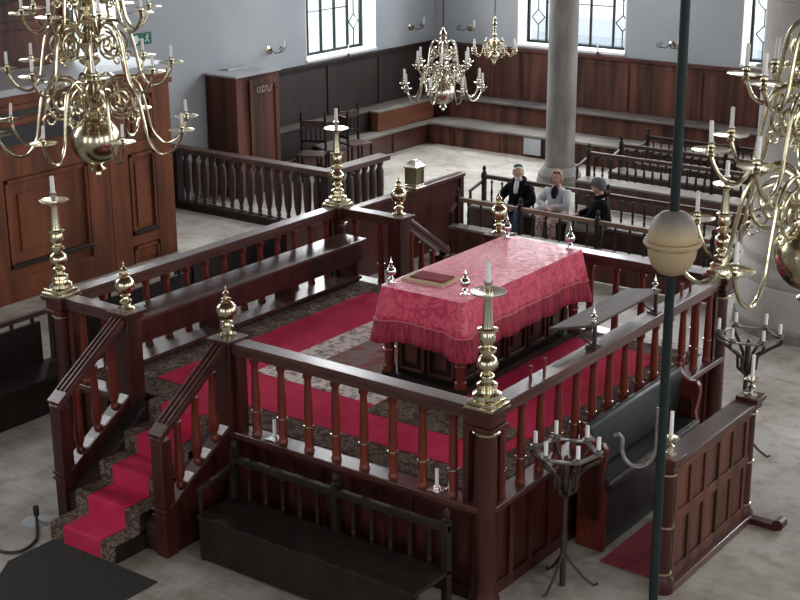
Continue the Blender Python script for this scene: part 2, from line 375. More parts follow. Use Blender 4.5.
# tiered wall benches: lower step and upper ledge
def tier(name, label, parts, cat='bench'):
    t = thing(name, label, cat, parts[0][2]); return t
t = thing('wall_bench', 'long tiered wooden wall bench with grey worn planks under the two right windows', 'bench', (-4, 16.4, 0))
mb = MB().box(-11.95, 15.74, 0, 8, 15.79, .42)
for i in range(14): a = -11.2 + 1.15 * i; mb.box(a, 15.715, 0, a + .07, 15.74, .42)
build(mb, 'lower_riser', M['brownwood'], t)
build(MB().box(-11.93, 15.68, .42, 8, 16.55, .47), 'lower_plank', M['greyplank'], t, bevel=.008)
build(MB().box(-12.2, 16.46, .47, 8, 16.5, .87), 'upper_riser', M['brownwood'], t)
build(MB().box(-12.2, 16.38, .87, 8, 16.9, .915), 'upper_plank', M['ledgewood'], t, bevel=.008)
build(MB().box(-9.35, 15.69, .06, -8.95, 15.72, .40), 'vent_grille', M['greytop'], t)
t = thing('wall_bench', 'tiered wooden wall bench running along the dark dado below the left window', 'bench', (-12.1, 14, 0))
mb = MB().box(-11.85, 10.6, 0, -11.80, 15.7, .42)
for i in range(5): a = 11.3 + 1.05 * i; mb.box(-11.80, a, 0, -11.775, a + .07, .42)
build(mb, 'lower_riser', M['mahogany_y'], t)
build(MB().box(-12.22, 12.35, .42, -11.74, 15.68, .47), 'lower_plank', M['greyplank'], t, bevel=.008)
build(MB().box(-12.24, 10.6, .0, -12.2, 16.38, .87), 'upper_riser', M['dadodark'], t)
build(MB().box(-12.48, 10.6, .87, -12.16, 16.38, .915), 'upper_plank', M['ledgewood'], t, bevel=.008)
t = thing('storage_chest', 'orange brown wooden chest on the lower wall bench left of the corner', 'chest', (-12.05, 15.1, .47))
mb = MB().box(-12.15, 14.15, .475, -11.95, 16.15, .86); build(mb, 'chest_body', M['orangewood'], t, bevel=.006)
build(MB().box(-12.15, 14.12, .86, -11.92, 16.17, .90), 'chest_lid', M['greyplank'], t, bevel=.006)

# outside facades seen through the back windows
t = thing('outside_building', 'blue grey building seen outside through the window behind the round column', 'building', (-14, 33, -6.9))
build(MB().box(-26, 33, -6.9, -8, 37, -.25), 'wall', M['outblue'], t); build(MB().box(-26, 32.9, -1.35, -8, 33, -1.2), 'band', M['outwhite'], t)
build(MB().box(-26, 32.8, -.25, -8, 37, .0), 'roof_edge', M['outwhite'], t)
t = thing('outside_building', 'slate grey building seen outside through the window beside the stone pier', 'building', (-3, 30, -6.9))
build(MB().box(-7, 30, -6.9, 4, 33, 1.2), 'wall', M['outdark'], t)

# round column and big pier
t = thing('stone_column', 'tall round grey stone column behind the seated visitors', 'column', (-7.50, 14.0, 0))
pr = [(.43, 0), (.43, .12), (.41, .13), (.41, .22), (.38, .25), (.36, .30), (.33, .33), (.29, .36), (.29, .42)]
build(MB().lathe(pr, (-7.50, 14.0, 0), 32), 'column_base', M['stone'], t)
build(MB().lathe([(.275, .42), (.272, 4), (.262, 9), (.262, 10.4)], (-7.50, 14.0, 0), 32), 'column_shaft', M['stone'], t)
PC = (-.50, 9.01, 0)
t = thing('stone_pier', 'massive pale round stone pier on a stepped base at the right edge', 'column', PC)
build(MB().lathe([(1.13, 0), (1.13, .14), (1.10, .17)], PC, 64), 'footing', M['stone'], t)
build(MB().lathe([(1.10, .17), (1.10, .66), (1.08, .70)], PC, 64), 'plinth', M['palestone'], t)
pr = [(1.06, .70), (1.10, .76), (1.10, .86), (1.05, .90), (1.03, .96), (1.06, 1.02), (1.06, 1.10), (1.01, 1.15), (.985, 1.24), (.98, 1.36)]
build(MB().lathe(pr, PC, 64), 'pier_base', M['palestone'], t)
mb = MB(); zs = [1.36, 2.3, 3.35, 4.35, 5.4, 6.4, 7.4, 8.4, 9.4, 10.4]
for a, b_ in zip(zs, zs[1:]): mb.lathe([(.955, a), (.967, a + .012), (.962, b_ - .012), (.95, b_)], PC, 64)
build(mb, 'pier_shaft', M['palestone'], t)

# ------------------------------------------------------------------ reading platform
pf = thing('raised_platform', 'raised mahogany reading platform with corner columns in the middle of the hall', 'platform', (-2.6, 2.27, 0))
build(MB().box(PX0 + .12, PY0 + .12, DZ - .12, PX1 - .12, PY1 - .12, DZ - .005), 'deck', M['mahogany_x'], pf)
def side(a, b_, fx, axis, out, name='side_panel', skip=None):
    mb = MB()
    segs = [(a, b_)] if not skip else [(a, skip[0]), (skip[1], b_)]
    n = 0
    for p, q in segs:
        def bx(u0, d0, z0, u1, d1, z1):
            if axis == 'x': mb.box(u0, fx + out * d0, z0, u1, fx + out * d1, z1)
            else: mb.box(fx + out * d0, u0, z0, fx + out * d1, u1, z1)
        bx(p, -.06, 0, q, -.03, DZ - .06); bx(p, -.03, 0, q, 0, .12); bx(p, -.03, DZ - .16, q, 0, DZ - .06)
        k = max(2, int((q - p) / .32))
        for i in range(k + 1):
            u = p + (q - p - .07) * i / k; bx(u, -.03, .12, u + .07, 0, DZ - .16)
    return build(mb, name, M['mahogany'], pf)
side(PX0 + .1, SX0, PY0 + .02, 'x', -1); side(SX1, PX1 - .1, PY0 + .02, 'x', -1)
side(PY0 + .1, PY1 - .1, PX1 - .02, 'y', 1)
side(PY0 + .1, PY1 - .1, PX0 + .02, 'y', -1)
side(PX0 + .1, SX0, PY1 - .02, 'x', 1); side(-2.81, PX1 - .1, PY1 - .02, 'x', 1)
for i, (x0, y0, x1, y1) in enumerate([(PX0, PY0 - .1, SX0, PY0 + .12), (SX1, PY0 - .1, PX1, PY0 + .12), (PX1 - .12, PY0, PX1 + .1, PY1), (PX0 - .1, PY0, PX0 + .12, PY1),
                                      (PX0, PY1 - .12, SX0, PY1 + .1), (SX1, PY1 - .12, PX1, PY1 + .1)]):
    build(MB().box(x0, y0, DZ - .06, x1, y1, DZ), 'edge_board', M['mahogany_x'] if abs(x1 - x0) > abs(y1 - y0) else M['mahogany_y'], pf, bevel=.01)
colprof = [(.135, 0), (.135, .1), (.12, .14), (.105, .2), (.103, .5), (.097, 1.35), (.09, 1.62), (.092, 1.66)]
for (x, y) in ((PX1, PY0), (PX0, PY0), (PX0, PY1), (PX1, PY1)):
    c = build(MB().lathe(colprof, (x, y, 0), 24), 'corner_column', M['mahogany'], pf)
    r = build(MB().lathe([(.10, 1.62), (.118, 1.635), (.122, 1.655), (.112, 1.67), (.095, 1.69)], (x, y, 0), 24), 'brass_collar', M['brass'], c); r['label'] = 'brass collar'
    mb = MB(); z = 1.68
    for hw, h in ((.135, .04), (.115, .10), (.15, .05)): mb.box(x - hw, y - hw, z, x + hw, y + hw, z + h); z += h
    build(mb, 'capital_block', M['mahogany'], c, bevel=.006)

# baluster prototype: origin at its foot, height 1 in z, scaled per use through the mesh
def baluster_mesh(name, h, fat=1.0):
    pr = [(.048, 0), (.048, .022), (.043, .03), (.041, .05), (.0415, .24), (.039, .45), (.032, h - .09), (.033, h - .06), (.044, h - .045), (.046, h - .02), (.04, h - .018), (.04, h)]
    return MB().lathe([(r * fat, z) for r, z in pr], seg=14).mesh(name, [M['redwood']])
BH = RZ - .135 - DZ
bal_me = baluster_mesh('baluster', BH)
ring_me = MB().lathe([(.040, .235), (.050, .239), (.050, .252), (.040, .256)], seg=14).mesh('brass_ring', [M['palebrass']])

def rail(mb, a, b_, w=.17):
    """moulded handrail from a to b (top centre line)"""
    a = Vector(a); b_ = Vector(b_)
    for dz, ww, hh in ((-.025, w, .05), (-.065, w * .78, .03), (-.105, w * .62, .055)):
        mb.beam(a + Vector((0, 0, dz)), b_ + Vector((0, 0, dz)), ww, hh)

def balustrade(label, a, b_, n, first_gap=.28, bench=None):
    a = Vector(a); b_ = Vector(b_); mid = (a + b_) / 2
    t = thing('balustrade', label, 'balustrade', (mid.x, mid.y, DZ))
    mb = MB(); rail(mb, (a.x, a.y, RZ), (b_.x, b_.y, RZ)); ax = 'mahogany_x' if abs(a.x - b_.x) > abs(a.y - b_.y) else 'mahogany_y'
    build(mb, 'handrail', M[ax], t, bevel=.006)
    d = b_ - a; Ln = d.length; d.normalize()
    for i in range(n):
        s_ = first_gap + (Ln - 2 * first_gap) * (i / (n - 1) if n > 1 else .5); p = a + d * s_
        o = put('baluster', bal_me, t, (p.x, p.y, DZ), world=True); k = put('brass_ring', ring_me, o)
    return t
def pilaster(t, x, y, axis):
    a = .03 if axis == 'x' else .055; b_ = .055 if axis == 'x' else .03
    return build(MB().box(x - a, y - b_, DZ, x + a, y + b_, RZ - .13), 'pilaster', M['mahogany'], t, bevel=.004)
def square_post(t, x, y, z1=RZ - .02, hw=.098, z0=DZ):
    mb = MB().box(x - hw, y - hw, z0, x + hw, y + hw, z1 - .04).box(x - hw - .02, y - hw - .02, z1 - .05, x + hw + .02, y + hw + .02, z1)
    mb.box(x - hw - .045, y - hw - .045, z1, x + hw + .045, y + hw + .045, z1 + .035)
    return build(mb, 'end_post', M['mahogany'], t, bevel=.005)
EY = PY1; GX1 = -2.81
bl = {}
bl['front_right'] = balustrade('front mahogany balustrade right of the stairs, eight turned balusters', (SX1, 0, 0), (PX1, 0, 0), 8, .33)
square_post(bl['front_right'], SX1, 0, z0=0)
bl['front_left'] = balustrade('short front mahogany balustrade left of the stairs', (PX0, 0, 0), (SX0, 0, 0), 2, .3)
square_post(bl['front_left'], SX0, 0, z0=0)
bl['right'] = balustrade('long right side mahogany balustrade carrying the tilted book rest', (PX1, PY0, 0), (PX1, PY1, 0), 14, .24)
bl['left'] = balustrade('long left side mahogany balustrade behind the inner bench', (PX0, PY0, 0), (PX0, PY1, 0), 14, .24)
bl['back_left'] = balustrade('short rear mahogany balustrade left of the rear stairs', (PX0, PY1, 0), (SX0, PY1, 0), 2, .28)
square_post(bl['back_left'], SX0, PY1, z0=0)
bl['back_right'] = balustrade('rear mahogany balustrade behind the red covered table', (GX1, PY1, 0), (PX1, PY1, 0), 8, .27)
square_post(bl['back_right'], GX1, PY1, z0=0)

for k_, x_, y_, ax_ in (('front_right', SX1 + .15, 0, 'x'), ('front_right', PX1 - .17, 0, 'x'), ('front_left', SX0 - .15, 0, 'x'), ('front_left', PX0 + .17, 0, 'x'), ('right', 0, .17, 'y'), ('right', 0, PY1 - .17, 'y'), ('left', PX0, .17, 'y'), ('left', PX0, PY1 - .17, 'y')): pilaster(bl[k_], x_, y_, ax_)
# stairs (front and rear)
def stairs(label, y0, sgn, xa, xb, carpet_label, runner_label):
    t = thing('staircase', label, 'stairs', ((xa + xb) / 2, y0 + sgn * .6, 0))
    n = 5; rise = DZ / n; nos = [y0 + sgn * q for q in (1.34, 1.02, .69, .35)]
    for i, yy in enumerate(nos):
        ex = .16 if i == 0 else -.05
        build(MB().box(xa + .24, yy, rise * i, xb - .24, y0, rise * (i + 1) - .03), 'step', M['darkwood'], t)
    # strings
    for x in (xa + .14, xb - .14):
        build(MB().prism([(y0, 0), (y0, DZ - .01), (y0 + sgn * .06, DZ - .06), (y0 + sgn * .96, .26), (y0 + sgn * .96, 0)], 'x', x - .10, x + .10), 'inner_string', M['dadodark'], t, bevel=.01)
    for x in (xa, xb):
        poly = [(y0, DZ - .35), (y0, DZ + .06), (y0 + sgn * .98, .42), (y0 + sgn * .98, .0), (y0 + sgn * .55, 0)]
        build(MB().prism(poly, 'x', x - .04, x + .04), 'stringer', M['mahogany'], t, bevel=.004)
        build(MB().beam((x, y0, DZ + .085), (x, y0 + sgn * .93, .47), .15, .035), 'string_cap', M['mahogany_y'], t, bevel=.004)
        mb = MB(); ny = y0 + sgn * .93
        mb.box(x - .07, ny - .07, 0, x + .07, ny + .07, 1.16); mb.box(x - .085, ny - .085, .40, x + .085, ny + .085, .43); mb.box(x - .085, ny - .085, .46, x + .085, ny + .085, .49)
        build(mb, 'newel', M['mahogany'], t, bevel=.006)
        mb = MB(); a = Vector((x, y0 + sgn * .06, RZ - .02)); b_ = Vector((x, y0 + sgn * 1.0, 1.21))
        mb.beam(a, b_, .17, .045); mb.beam(a - Vector((0, 0, .045)), b_ - Vector((0, 0, .045)), .125, .05)
        for dx in (-.055, 0, .055): mb.beam(a + Vector((dx, 0, .033)), b_ + Vector((dx, -sgn * .10, .104)), .022, .022)
        build(mb, 'stair_handrail', M['mahogany_y'], t, bevel=.005)
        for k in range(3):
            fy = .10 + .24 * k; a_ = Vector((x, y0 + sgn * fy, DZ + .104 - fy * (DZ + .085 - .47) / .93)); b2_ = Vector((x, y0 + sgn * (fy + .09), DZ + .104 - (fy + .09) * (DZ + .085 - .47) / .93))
            q_ = build(MB().beam(a_, b2_, .10, .006), 'pale_strip', M['wax'], t); q_['label'] = 'pale strip between the stair balusters'  # thin pale strips laid on the string cap between the balusters
        for k in range(3):
            f = (.24 + .24 * k); yy = y0 + sgn * f; zb = DZ + .10 - (f) * (DZ + .085 - .47) / .93; zt = RZ - .1 - f * .70; h = zt - zb
            pr = [(.04, 0), (.04, .03), (.028, .05), (.05, .12), (.052, .2), (.04, h * .55), (.03, h - .08), (.042, h - .05), (.042, h)]
            build(MB().lathe(pr, (x, yy, zb), 14), 'stair_baluster', M['redwood'], t)
    # carpet over the stairs: brown border part and red middle, one folded strip each
    def strip(x0, x1, mat, lift, name, par, lab=None):
        th = .018 + lift; path = []
        zz = 0
        path.append((nos[0] + sgn * .02, 0.0))
        for i, yy in enumerate(nos):
            zt = rise * (i + 1) - .03 + th
            path.append((yy + sgn * (.012 + lift), zt - .012)); path.append((yy - sgn * .01, zt))
            nxt = nos[i + 1] if i < 3 else y0 + sgn * 0.0
            path.append((nxt + sgn * (.012 + lift), zt))
        path.append((y0 + sgn * (.012 + lift), DZ + .008 + lift - .012)); path.append((y0 - sgn * .015, DZ + .01 + lift)); path.append((y0 - sgn * .12, DZ + .01 + lift))
        mb = MB(); m_ = len(path)
        vs = [(x0, p[0], p[1]) for p in path] + [(x1, p[0], p[1]) for p in path]
        vs += [(x0, p[0] - sgn * .008, p[1] - .010) for p in path] + [(x1, p[0] - sgn * .008, p[1] - .010) for p in path]
        fs = []
        for k in range(m_ - 1):
            fs += [(k, k + 1, m_ + k + 1, m_ + k), (2 * m_ + k, 3 * m_ + k, 3 * m_ + k + 1, 2 * m_ + k + 1), (k, 2 * m_ + k, 2 * m_ + k + 1, k + 1), (m_ + k, m_ + k + 1, 3 * m_ + k + 1, 3 * m_ + k)]
        fs += [(0, m_, 3 * m_, 2 * m_), (m_ - 1, 3 * m_ - 1, 4 * m_ - 1, 2 * m_ - 1)]
        mb.add(vs, fs); return build(mb, name, mat, par, smooth=20)
    cx = (xa + xb) / 2
    ct = thing('stair_carpet', carpet_label, 'carpet', (cx, y0 + sgn * .6, 0))
    b1 = strip(xa + .245, xb - .245, M['carpetbrown'], 0, 'patterned_carpet', ct)
    b2 = strip(cx - .25, cx + .25, M['carpetred'], .008, 'red_runner', ct); b2['label'] = 'plain crimson middle of the carpet'
    return t
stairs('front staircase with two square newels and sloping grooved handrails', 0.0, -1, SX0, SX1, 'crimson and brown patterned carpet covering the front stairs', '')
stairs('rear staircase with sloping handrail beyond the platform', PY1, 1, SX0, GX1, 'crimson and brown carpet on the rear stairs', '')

# inner bench
t = thing('inner_bench', 'long polished dark bench inside the platform along its left balustrade', 'bench', (-5.02, 2.6, DZ))
build(MB().box(-5.12, .42, 1.51, -4.70, 4.44, 1.55), 'seat', M['mahogany_y'], t, bevel=.008)
build(MB().box(-4.78, .46, 1.26, -4.75, 4.42, 1.51), 'front_board', M['mahogany'], t)
for y in (.5, 1.8, 3.1, 4.36): build(MB().box(-5.08, y, DZ, -4.80, y + .05, 1.51), 'support', M['mahogany'], t)
build(MB().box(-4.98, .5, 1.02, -4.76, 4.4, 1.06), 'foot_plank', M['mahogany_y'], t)

# carpets on the deck
ct = thing('fitted_carpet', 'large crimson carpet with brown patterned border covering the platform floor', 'carpet', (-2.5, 2.27, DZ))
build(MB().box(-5.1, .13, DZ - .004, -.13, 4.42, DZ + .010), 'patterned_border', M['carpetbrown'], ct)
build(MB().box(-4.42, .48, DZ + .010, -.42, 4.1, DZ + .016), 'red_field', M['carpetred'], ct)
build(MB().box(-3.80, .02, DZ + .010, -3.30, .48, DZ + .015), 'red_stair_strip', M['carpetred'], ct)
rg = thing('persian_rug', 'pale bordered persian rug lying under the left of the covered table', 'rug', (-2.7, 2.6, DZ))
build(MB().box(-3.68, 1.2, DZ + .016, -2.1, 4.05, DZ + .024), 'rug_border', M['persianborder'], rg)
build(MB().box(-3.30, 1.60, DZ + .024, -2.1, 3.8, DZ + .027), 'rug_field', M['persianfield'], rg)
rg = build(MB().box(-2.08, 1.0, DZ + .016, -.55, 1.5, DZ + .0235), 'grey_rug', M['carpetbrown'])
tag(rg, 'small grey brown rug in front of the table near the brass corner candlestick', 'rug')

# reading table
tb = thing('reading_table', 'panelled mahogany reading table under the red cloth', 'table', (-2.02, 3.0, DZ + .027))
TX0, TX1, TY0, TY1, TZ = -2.50, -1.49, 1.84, 4.2, 1.98
z0 = DZ + .027
build(MB().box(TX0, TY0, TZ - .05, TX1, TY1, TZ), 'tabletop', M['mahogany_y'], tb)
mb = MB().box(TX0 + .12, TY0 + .12, z0 + .06, TX1 - .12, TY1 - .12, TZ - .05).box(TX0 + .0, TY0 + .0, z0, TX1 - .0, TY1 - .0, z0 + .07).box(TX0 + .08, TY0 + .08, 1.68, TX1 - .08, TY1 - .08, 1.74)
build(mb, 'cabinet_body', M['darkwood'], tb)
def tpanel(axis, u, v0, v1, f, w, mat):
    def bx(mb, a0, d0, z0_, a1, d1, z1_):
        if axis == 'y': mb.box(a0, f - d0, z0_, a1, f - d1, z1_)
        else: mb.box(f + d0, a0, z0_, f + d1, a1, z1_)
    mb = MB()
    bx(mb, u, 0, v0, u + .035, .035, v1); bx(mb, u + w - .035, 0, v0, u + w, .035, v1); bx(mb, u, 0, v0, u + w, .035, v0 + .035); bx(mb, u, 0, v1 - .035, u + w, .035, v1)
    m_ = min(w, v1 - v0) * .28
    bx(mb, u + m_, 0, v0 + m_, u + w - m_, .028, v1 - m_)
    return build(mb, 'raised_panel', mat, tb, bevel=.008)
for i in range(2):
    u = TX0 + .15 + i * .37; tpanel('y', u, 1.10, 1.50, TY0 + .12, .33, M['brownwood']); tpanel('y', u, 1.53, 1.67, TY0 + .12, .33, M['brownwood'])
for i in range(5):
    u = TY0 + .17 + i * .41; tpanel('x', u, 1.10, 1.50, TX1 - .12, .37, M['mahogany']); tpanel('x', u, 1.53, 1.67, TX1 - .12, .37, M['mahogany'])
for x, y in ((TX0 + .06, TY0 + .06), (TX1 - .06, TY0 + .06), (TX0 + .06, TY1 - .06), (TX1 - .06, TY1 - .06)):
    l = build(MB().lathe([(.065, z0 + .07), (.065, z0 + .13), (.05, z0 + .15), (.055, 1.4), (.048, 1.95)], (x, y, 0), 16), 'leg', M['redwood'], tb)
    build(MB().lathe([(.055, 1.30), (.066, 1.305), (.066, 1.32), (.055, 1.325)], (x, y, 0), 16), 'leg_ring', M['silver'], l)

# draped cloth
def cloth():
    t = thing('table_cloth', 'red damask cloth with fringed hem draped over the reading table', 'tablecloth', ((TX0 + TX1) / 2, (TY0 + TY1) / 2, TZ))
    per = []; r = .035; ns = []
    def corner(cx, cy, a0):
        for k in range(5):
            a = a0 + PI / 2 * k / 4; per.append((cx + r * math.cos(a), cy + r * math.sin(a))); ns.append((math.cos(a), math.sin(a), 1.0))
    def side(x0, y0, x1, y1, nx, ny, n):
        for k in range(1, n):
            f = k / n; per.append((x0 + (x1 - x0) * f, y0 + (y1 - y0) * f)); ns.append((nx, ny, 0.0))
    corner(TX1 - r, TY0 + r, -PI / 2); side(TX1, TY0 + r, TX1, TY1 - r, 1, 0, 60)
    corner(TX1 - r, TY1 - r, 0); side(TX1 - r, TY1, TX0 + r, TY1, 0, 1, 28)
    corner(TX0 + r, TY1 - r, PI / 2); side(TX0, TY1 - r, TX0, TY0 + r, -1, 0, 60)
    corner(TX0 + r, TY0 + r, PI); side(TX0 + r, TY0, TX1 - r, TY0, 0, -1, 28)
    n = len(per); cum = [0]
    for i in range(1, n): cum.append(cum[-1] + math.dist(per[i], per[i - 1]))
    corners = [(TX1, TY0), (TX1, TY1), (TX0, TY1), (TX0, TY0)]
    def pt(i, d):   # d: drop below the top
        x, y = per[i]; nx, ny, c = ns[i]; s_ = cum[i]
        dc = min(math.dist((x, y), q) for q in corners); near = math.exp(-(dc / .13) ** 2)
        k = d / .55
        wav = (.011 * math.sin(s_ * 15 + 1.3) + .010 * math.sin(s_ * 37 + math.sin(s_ * 6) * 2) + .006 * math.sin(s_ * 71)) * k
        out = .006 + .065 * k + wav + near * .085 * k
        dd = d * (1 + near * .07) + .008 * math.sin(s_ * 9) * k
        return (x + nx * out, y + ny * out, TZ + .012 - dd)
    def skirt(rows, name, mat, par, thick=0):
        mb = MB(); vs = [pt(i, d) for d in rows for i in range(n)]; fs = []
        for k in range(len(rows) - 1):
            for i in range(n):
                j = (i + 1) % n; fs.append((k * n + i, k * n + j, (k + 1) * n + j, (k + 1) * n + i))
        return vs, fs
    rows = [0, .012, .03] + [.03 + .295 * k / 6 for k in range(1, 7)]
    vs, fs = skirt(rows, '', None, None)
    # top: inset ring then cap
    o = len(vs); vs += [((x - (TX0 + TX1) / 2) * .96 + (TX0 + TX1) / 2, (y - (TY0 + TY1) / 2) * .985 + (TY0 + TY1) / 2, TZ + .016) for x, y in per]
    fs += [(i, (i + 1) % n, o + (i + 1) % n, o + i) for i in range(n)]; fs.append(tuple(o + i for i in range(n)))
    mb = MB().add(vs, fs); c = build(mb, 'damask_cloth', M['damask'], t, smooth=60); s = c.modifiers.new('thick', 'SOLIDIFY'); s.thickness = .006
    vs, fs = skirt([.325, .38, .46, .54], '', None, None); mb = MB().add(vs, fs); c = build(mb, 'fringe', M['fringe'], t, smooth=60); s = c.modifiers.new('thick', 'SOLIDIFY'); s.thickness = .005
    mb = MB().tube([Vector(pt(i, .325)) + Vector((ns[i][0] * .004, ns[i][1] * .004, 0)) for i in range(n)], .006, 6, closed=True); build(mb, 'hem_cord', M['hemcord'], t)
    return t
cloth()
# cushion / book cover lying at the near end
t = thing('bible_cover', 'dark red velvet book cover with gold border at the near end of the table', 'cloth', (-2.19, 2.28, TZ + .016), .05)
put('cream_backing', MB().box(-.25, -.17, 0, .25, .16, .012).mesh('b', [M['cream']]), t)
put('gold_border', MB().box(-.25, -.17, .012, .25, .16, .024).mesh('b', [M['goldbraid']]), t, bevel=.004)
put('velvet_field', MB().box(-.19, -.095, .024, .21, .14, .038).mesh('b', [M['velvet']]), t, bevel=.006)

# silver finials on the table corners
def finial(name, label, cat, mat, s, loc, group):
    t = thing(name, label, cat, loc, 0, group)
    put('foot', MB().lathe([(.055, 0), (.055, .012), (.03, .02), (.022, .05), (.036, .06), (.03, .075), (.018, .09)], seg=20).mesh('foot', [mat]), t)
    put('orb', MB().ball((0, 0, .145), .06, 20, 12, .95).mesh('orb', [mat]), t)
    put('spire', MB().lathe([(.016, .195), (.028, .21), (.012, .222), (.02, .25), (.012, .27), (.005, .30), (.002, .33)], seg=14).mesh('spire', [mat]), t)
    t.scale = (s, s, s); return t
fp = finial('silver_finial', 'silver orb finial on the near left corner of the red table', 'finial', M['silver'], .9, (TX0 + .06, TY0 + .1, TZ + .016), 'silver finials on the table')
dup(fp, (TX1 - .12, TY0 + .22, TZ + .016), 'silver orb finial on the near right corner of the red table')
dup(fp, (TX0 + .10, TY1 - .12, TZ + .016), 'silver orb finial on the far left corner of the red table')
dup(fp, (TX1 - .10, TY1 - .1, TZ + .016), 'silver orb finial on the far right corner of the red table')

# brass orb finials on posts
t = thing('brass_finial', 'brass orb finial on the post right of the front stairs', 'finial', (SX1, 0, RZ + .015), 0, 'brass orb finials on stair posts')
put('foot', MB().lathe([(.085, 0), (.085, .02), (.05, .035), (.038, .06), (.062, .08), (.062, .10), (.035, .12), (.03, .14), (.05, .155), (.04, .165)], seg=24).mesh('foot', [M['brass']]), t)
put('orb', MB().ball((0, 0, .255), .102, 28, 16).mesh('orb', [M['brass']]), t)
put('spire', MB().lathe([(.02, .35), (.045, .362), (.05, .375), (.018, .388), (.03, .41), (.03, .43), (.01, .45), (.008, .475), (.002, .50)], seg=16).mesh('spire', [M['brass']]), t)
dup(t, (SX0, 0, RZ + .015), 'brass orb finial on the post left of the front stairs')
dup(t, (SX0, PY1, RZ + .015), 'brass orb finial on the post left of the rear stairs')
dup(t, (GX1, PY1, RZ + .015), 'brass orb finial behind the far left corner of the table')

# brass candlesticks on corners
t = thing('brass_candlestick', 'tall brass candlestick on the near front corner of the platform', 'candlestick', (PX1, PY0, RZ), 0, 'brass candlesticks on the platform corners')
mb = MB().box(-.14, -.14, 0, .14, .14, .035).box(-.12, -.12, .035, .12, .12, .07); put('square_base', mb.mesh('b', [M['brass']]), t, bevel=.006)
pr = [(.115, .07), (.125, .09), (.12, .12), (.085, .14), (.08, .16), (.09, .18), (.085, .205), (.05, .225), (.045, .255), (.065, .27), (.06, .285), (.04, .30), (.07, .32), (.09, .36), (.092, .39),
      (.075, .43), (.04, .455), (.042, .47), (.075, .485), (.075, .51), (.045, .525), (.05, .545), (.068, .57), (.07, .62), (.06, .65), (.085, .665), (.085, .68), (.05, .69), (.046, .71), (.032, .93), (.05, .94), (.05, .955), (.03, .965)]
put('stem', MB().lathe(pr, seg=28).mesh('stem', [M['brass']]), t)
put('drip_plate', MB().lathe([(.03, .96), (.06, .963), (.145, .985), (.15, 1.0), (.135, 1.0), (.06, .985), (.03, .985), (.03, 1.06), (.038, 1.07), (.038, 1.08), (.024, 1.08)], seg=28).mesh('plate', [M['palebrass']]), t)
put('candle', MB().lathe([(.023, 1.06), (.022, 1.24), (.014, 1.245), (.004, 1.25)], seg=12).mesh('candle', [M['wax']]), t)
dup(t, (PX0, PY0, RZ), 'tall brass candlestick on the left front corner near the tall cabinet')
dup(t, (PX0, PY1, RZ), 'tall brass candlestick on the far left corner before the wooden rail')
dup(t, (PX1, PY1, RZ), 'tall brass candlestick on the far right corner behind the right chandelier arms')

# book rest on right rail
t = thing('book_rest', 'tilted wooden book rest with silver finials mounted on the right balustrade', 'book rest', (0, 2.4, RZ))
vs = [(.04, 1.72, 2.08), (.04, 3.06, 2.08), (-.34, 3.06, 2.02), (-.34, 1.55, 2.02)]
mb = MB(); mb.add(vs + [(x, y, z + .025) for x, y, z in vs], [(0, 1, 2, 3), (4, 5, 6, 7), (0, 1, 5, 4), (1, 2, 6, 5), (2, 3, 7, 6), (3, 0, 4, 7)])
build(mb, 'board', M['boardwood'], t, bevel=.004)
for y in (1.78, 3.0):
    build(MB().box(.0, y - .012, RZ, .03, y + .012, 2.085).box(-.05, y - .05, RZ, .06, y + .05, RZ + .012), 'iron_bracket', M['iron'], t)
    build(MB().tube([(0, y, RZ + .01), (-.10, y, RZ + .05), (-.2, y, 2.03)], .008, 6), 'iron_strut', M['iron'], t)
    build(MB().lathe([(.028, 2.10), (.028, 2.115), (.012, 2.125), (.012, 2.14), (.028, 2.155), (.03, 2.17), (.012, 2.185), (.018, 2.20), (.005, 2.24), (.002, 2.27)], (.0, y, 0), 14), 'silver_knob', M['silver'], t)
# pegs on the rail
first = None
for i, (y, lab) in enumerate(((.72, 'wooden peg on the right handrail nearest the corner candlestick'), (.95, 'second wooden peg along the right handrail'), (3.65, 'wooden peg on the far part of the right handrail behind the lamp globe'), (3.85, 'farthest wooden peg on the right handrail before the far corner'))):
    o = tag(build(MB().lathe([(.016, 0), (.013, .1), (.019, .105), (.019, .125), (.008, .135)], (-.02, y, RZ), 10), 'wooden_peg', M['redwood']), lab, 'peg', 'pegs on the right handrail')

# small candles on the front edge board
for x, lab in ((-2.36, 'small white candle in square holder by the left front balusters'), (-.50, 'small white candle in square holder by the right front balusters')):
    t = thing('small_candle_holder', lab, 'candle holder', (x, .0, DZ), 0, 'small candles on the platform edge')
    put('holder', MB().box(-.065, -.065, 0, .065, .065, .015).lathe([(.03, .015), (.03, .035), (.022, .04)], seg=12).mesh('h', [M['silver']]), t, bevel=.003)
    put('candle', MB().lathe([(.018, .03), (.017, .20), (.004, .205)], seg=12).mesh('c', [M['wax']]), t)

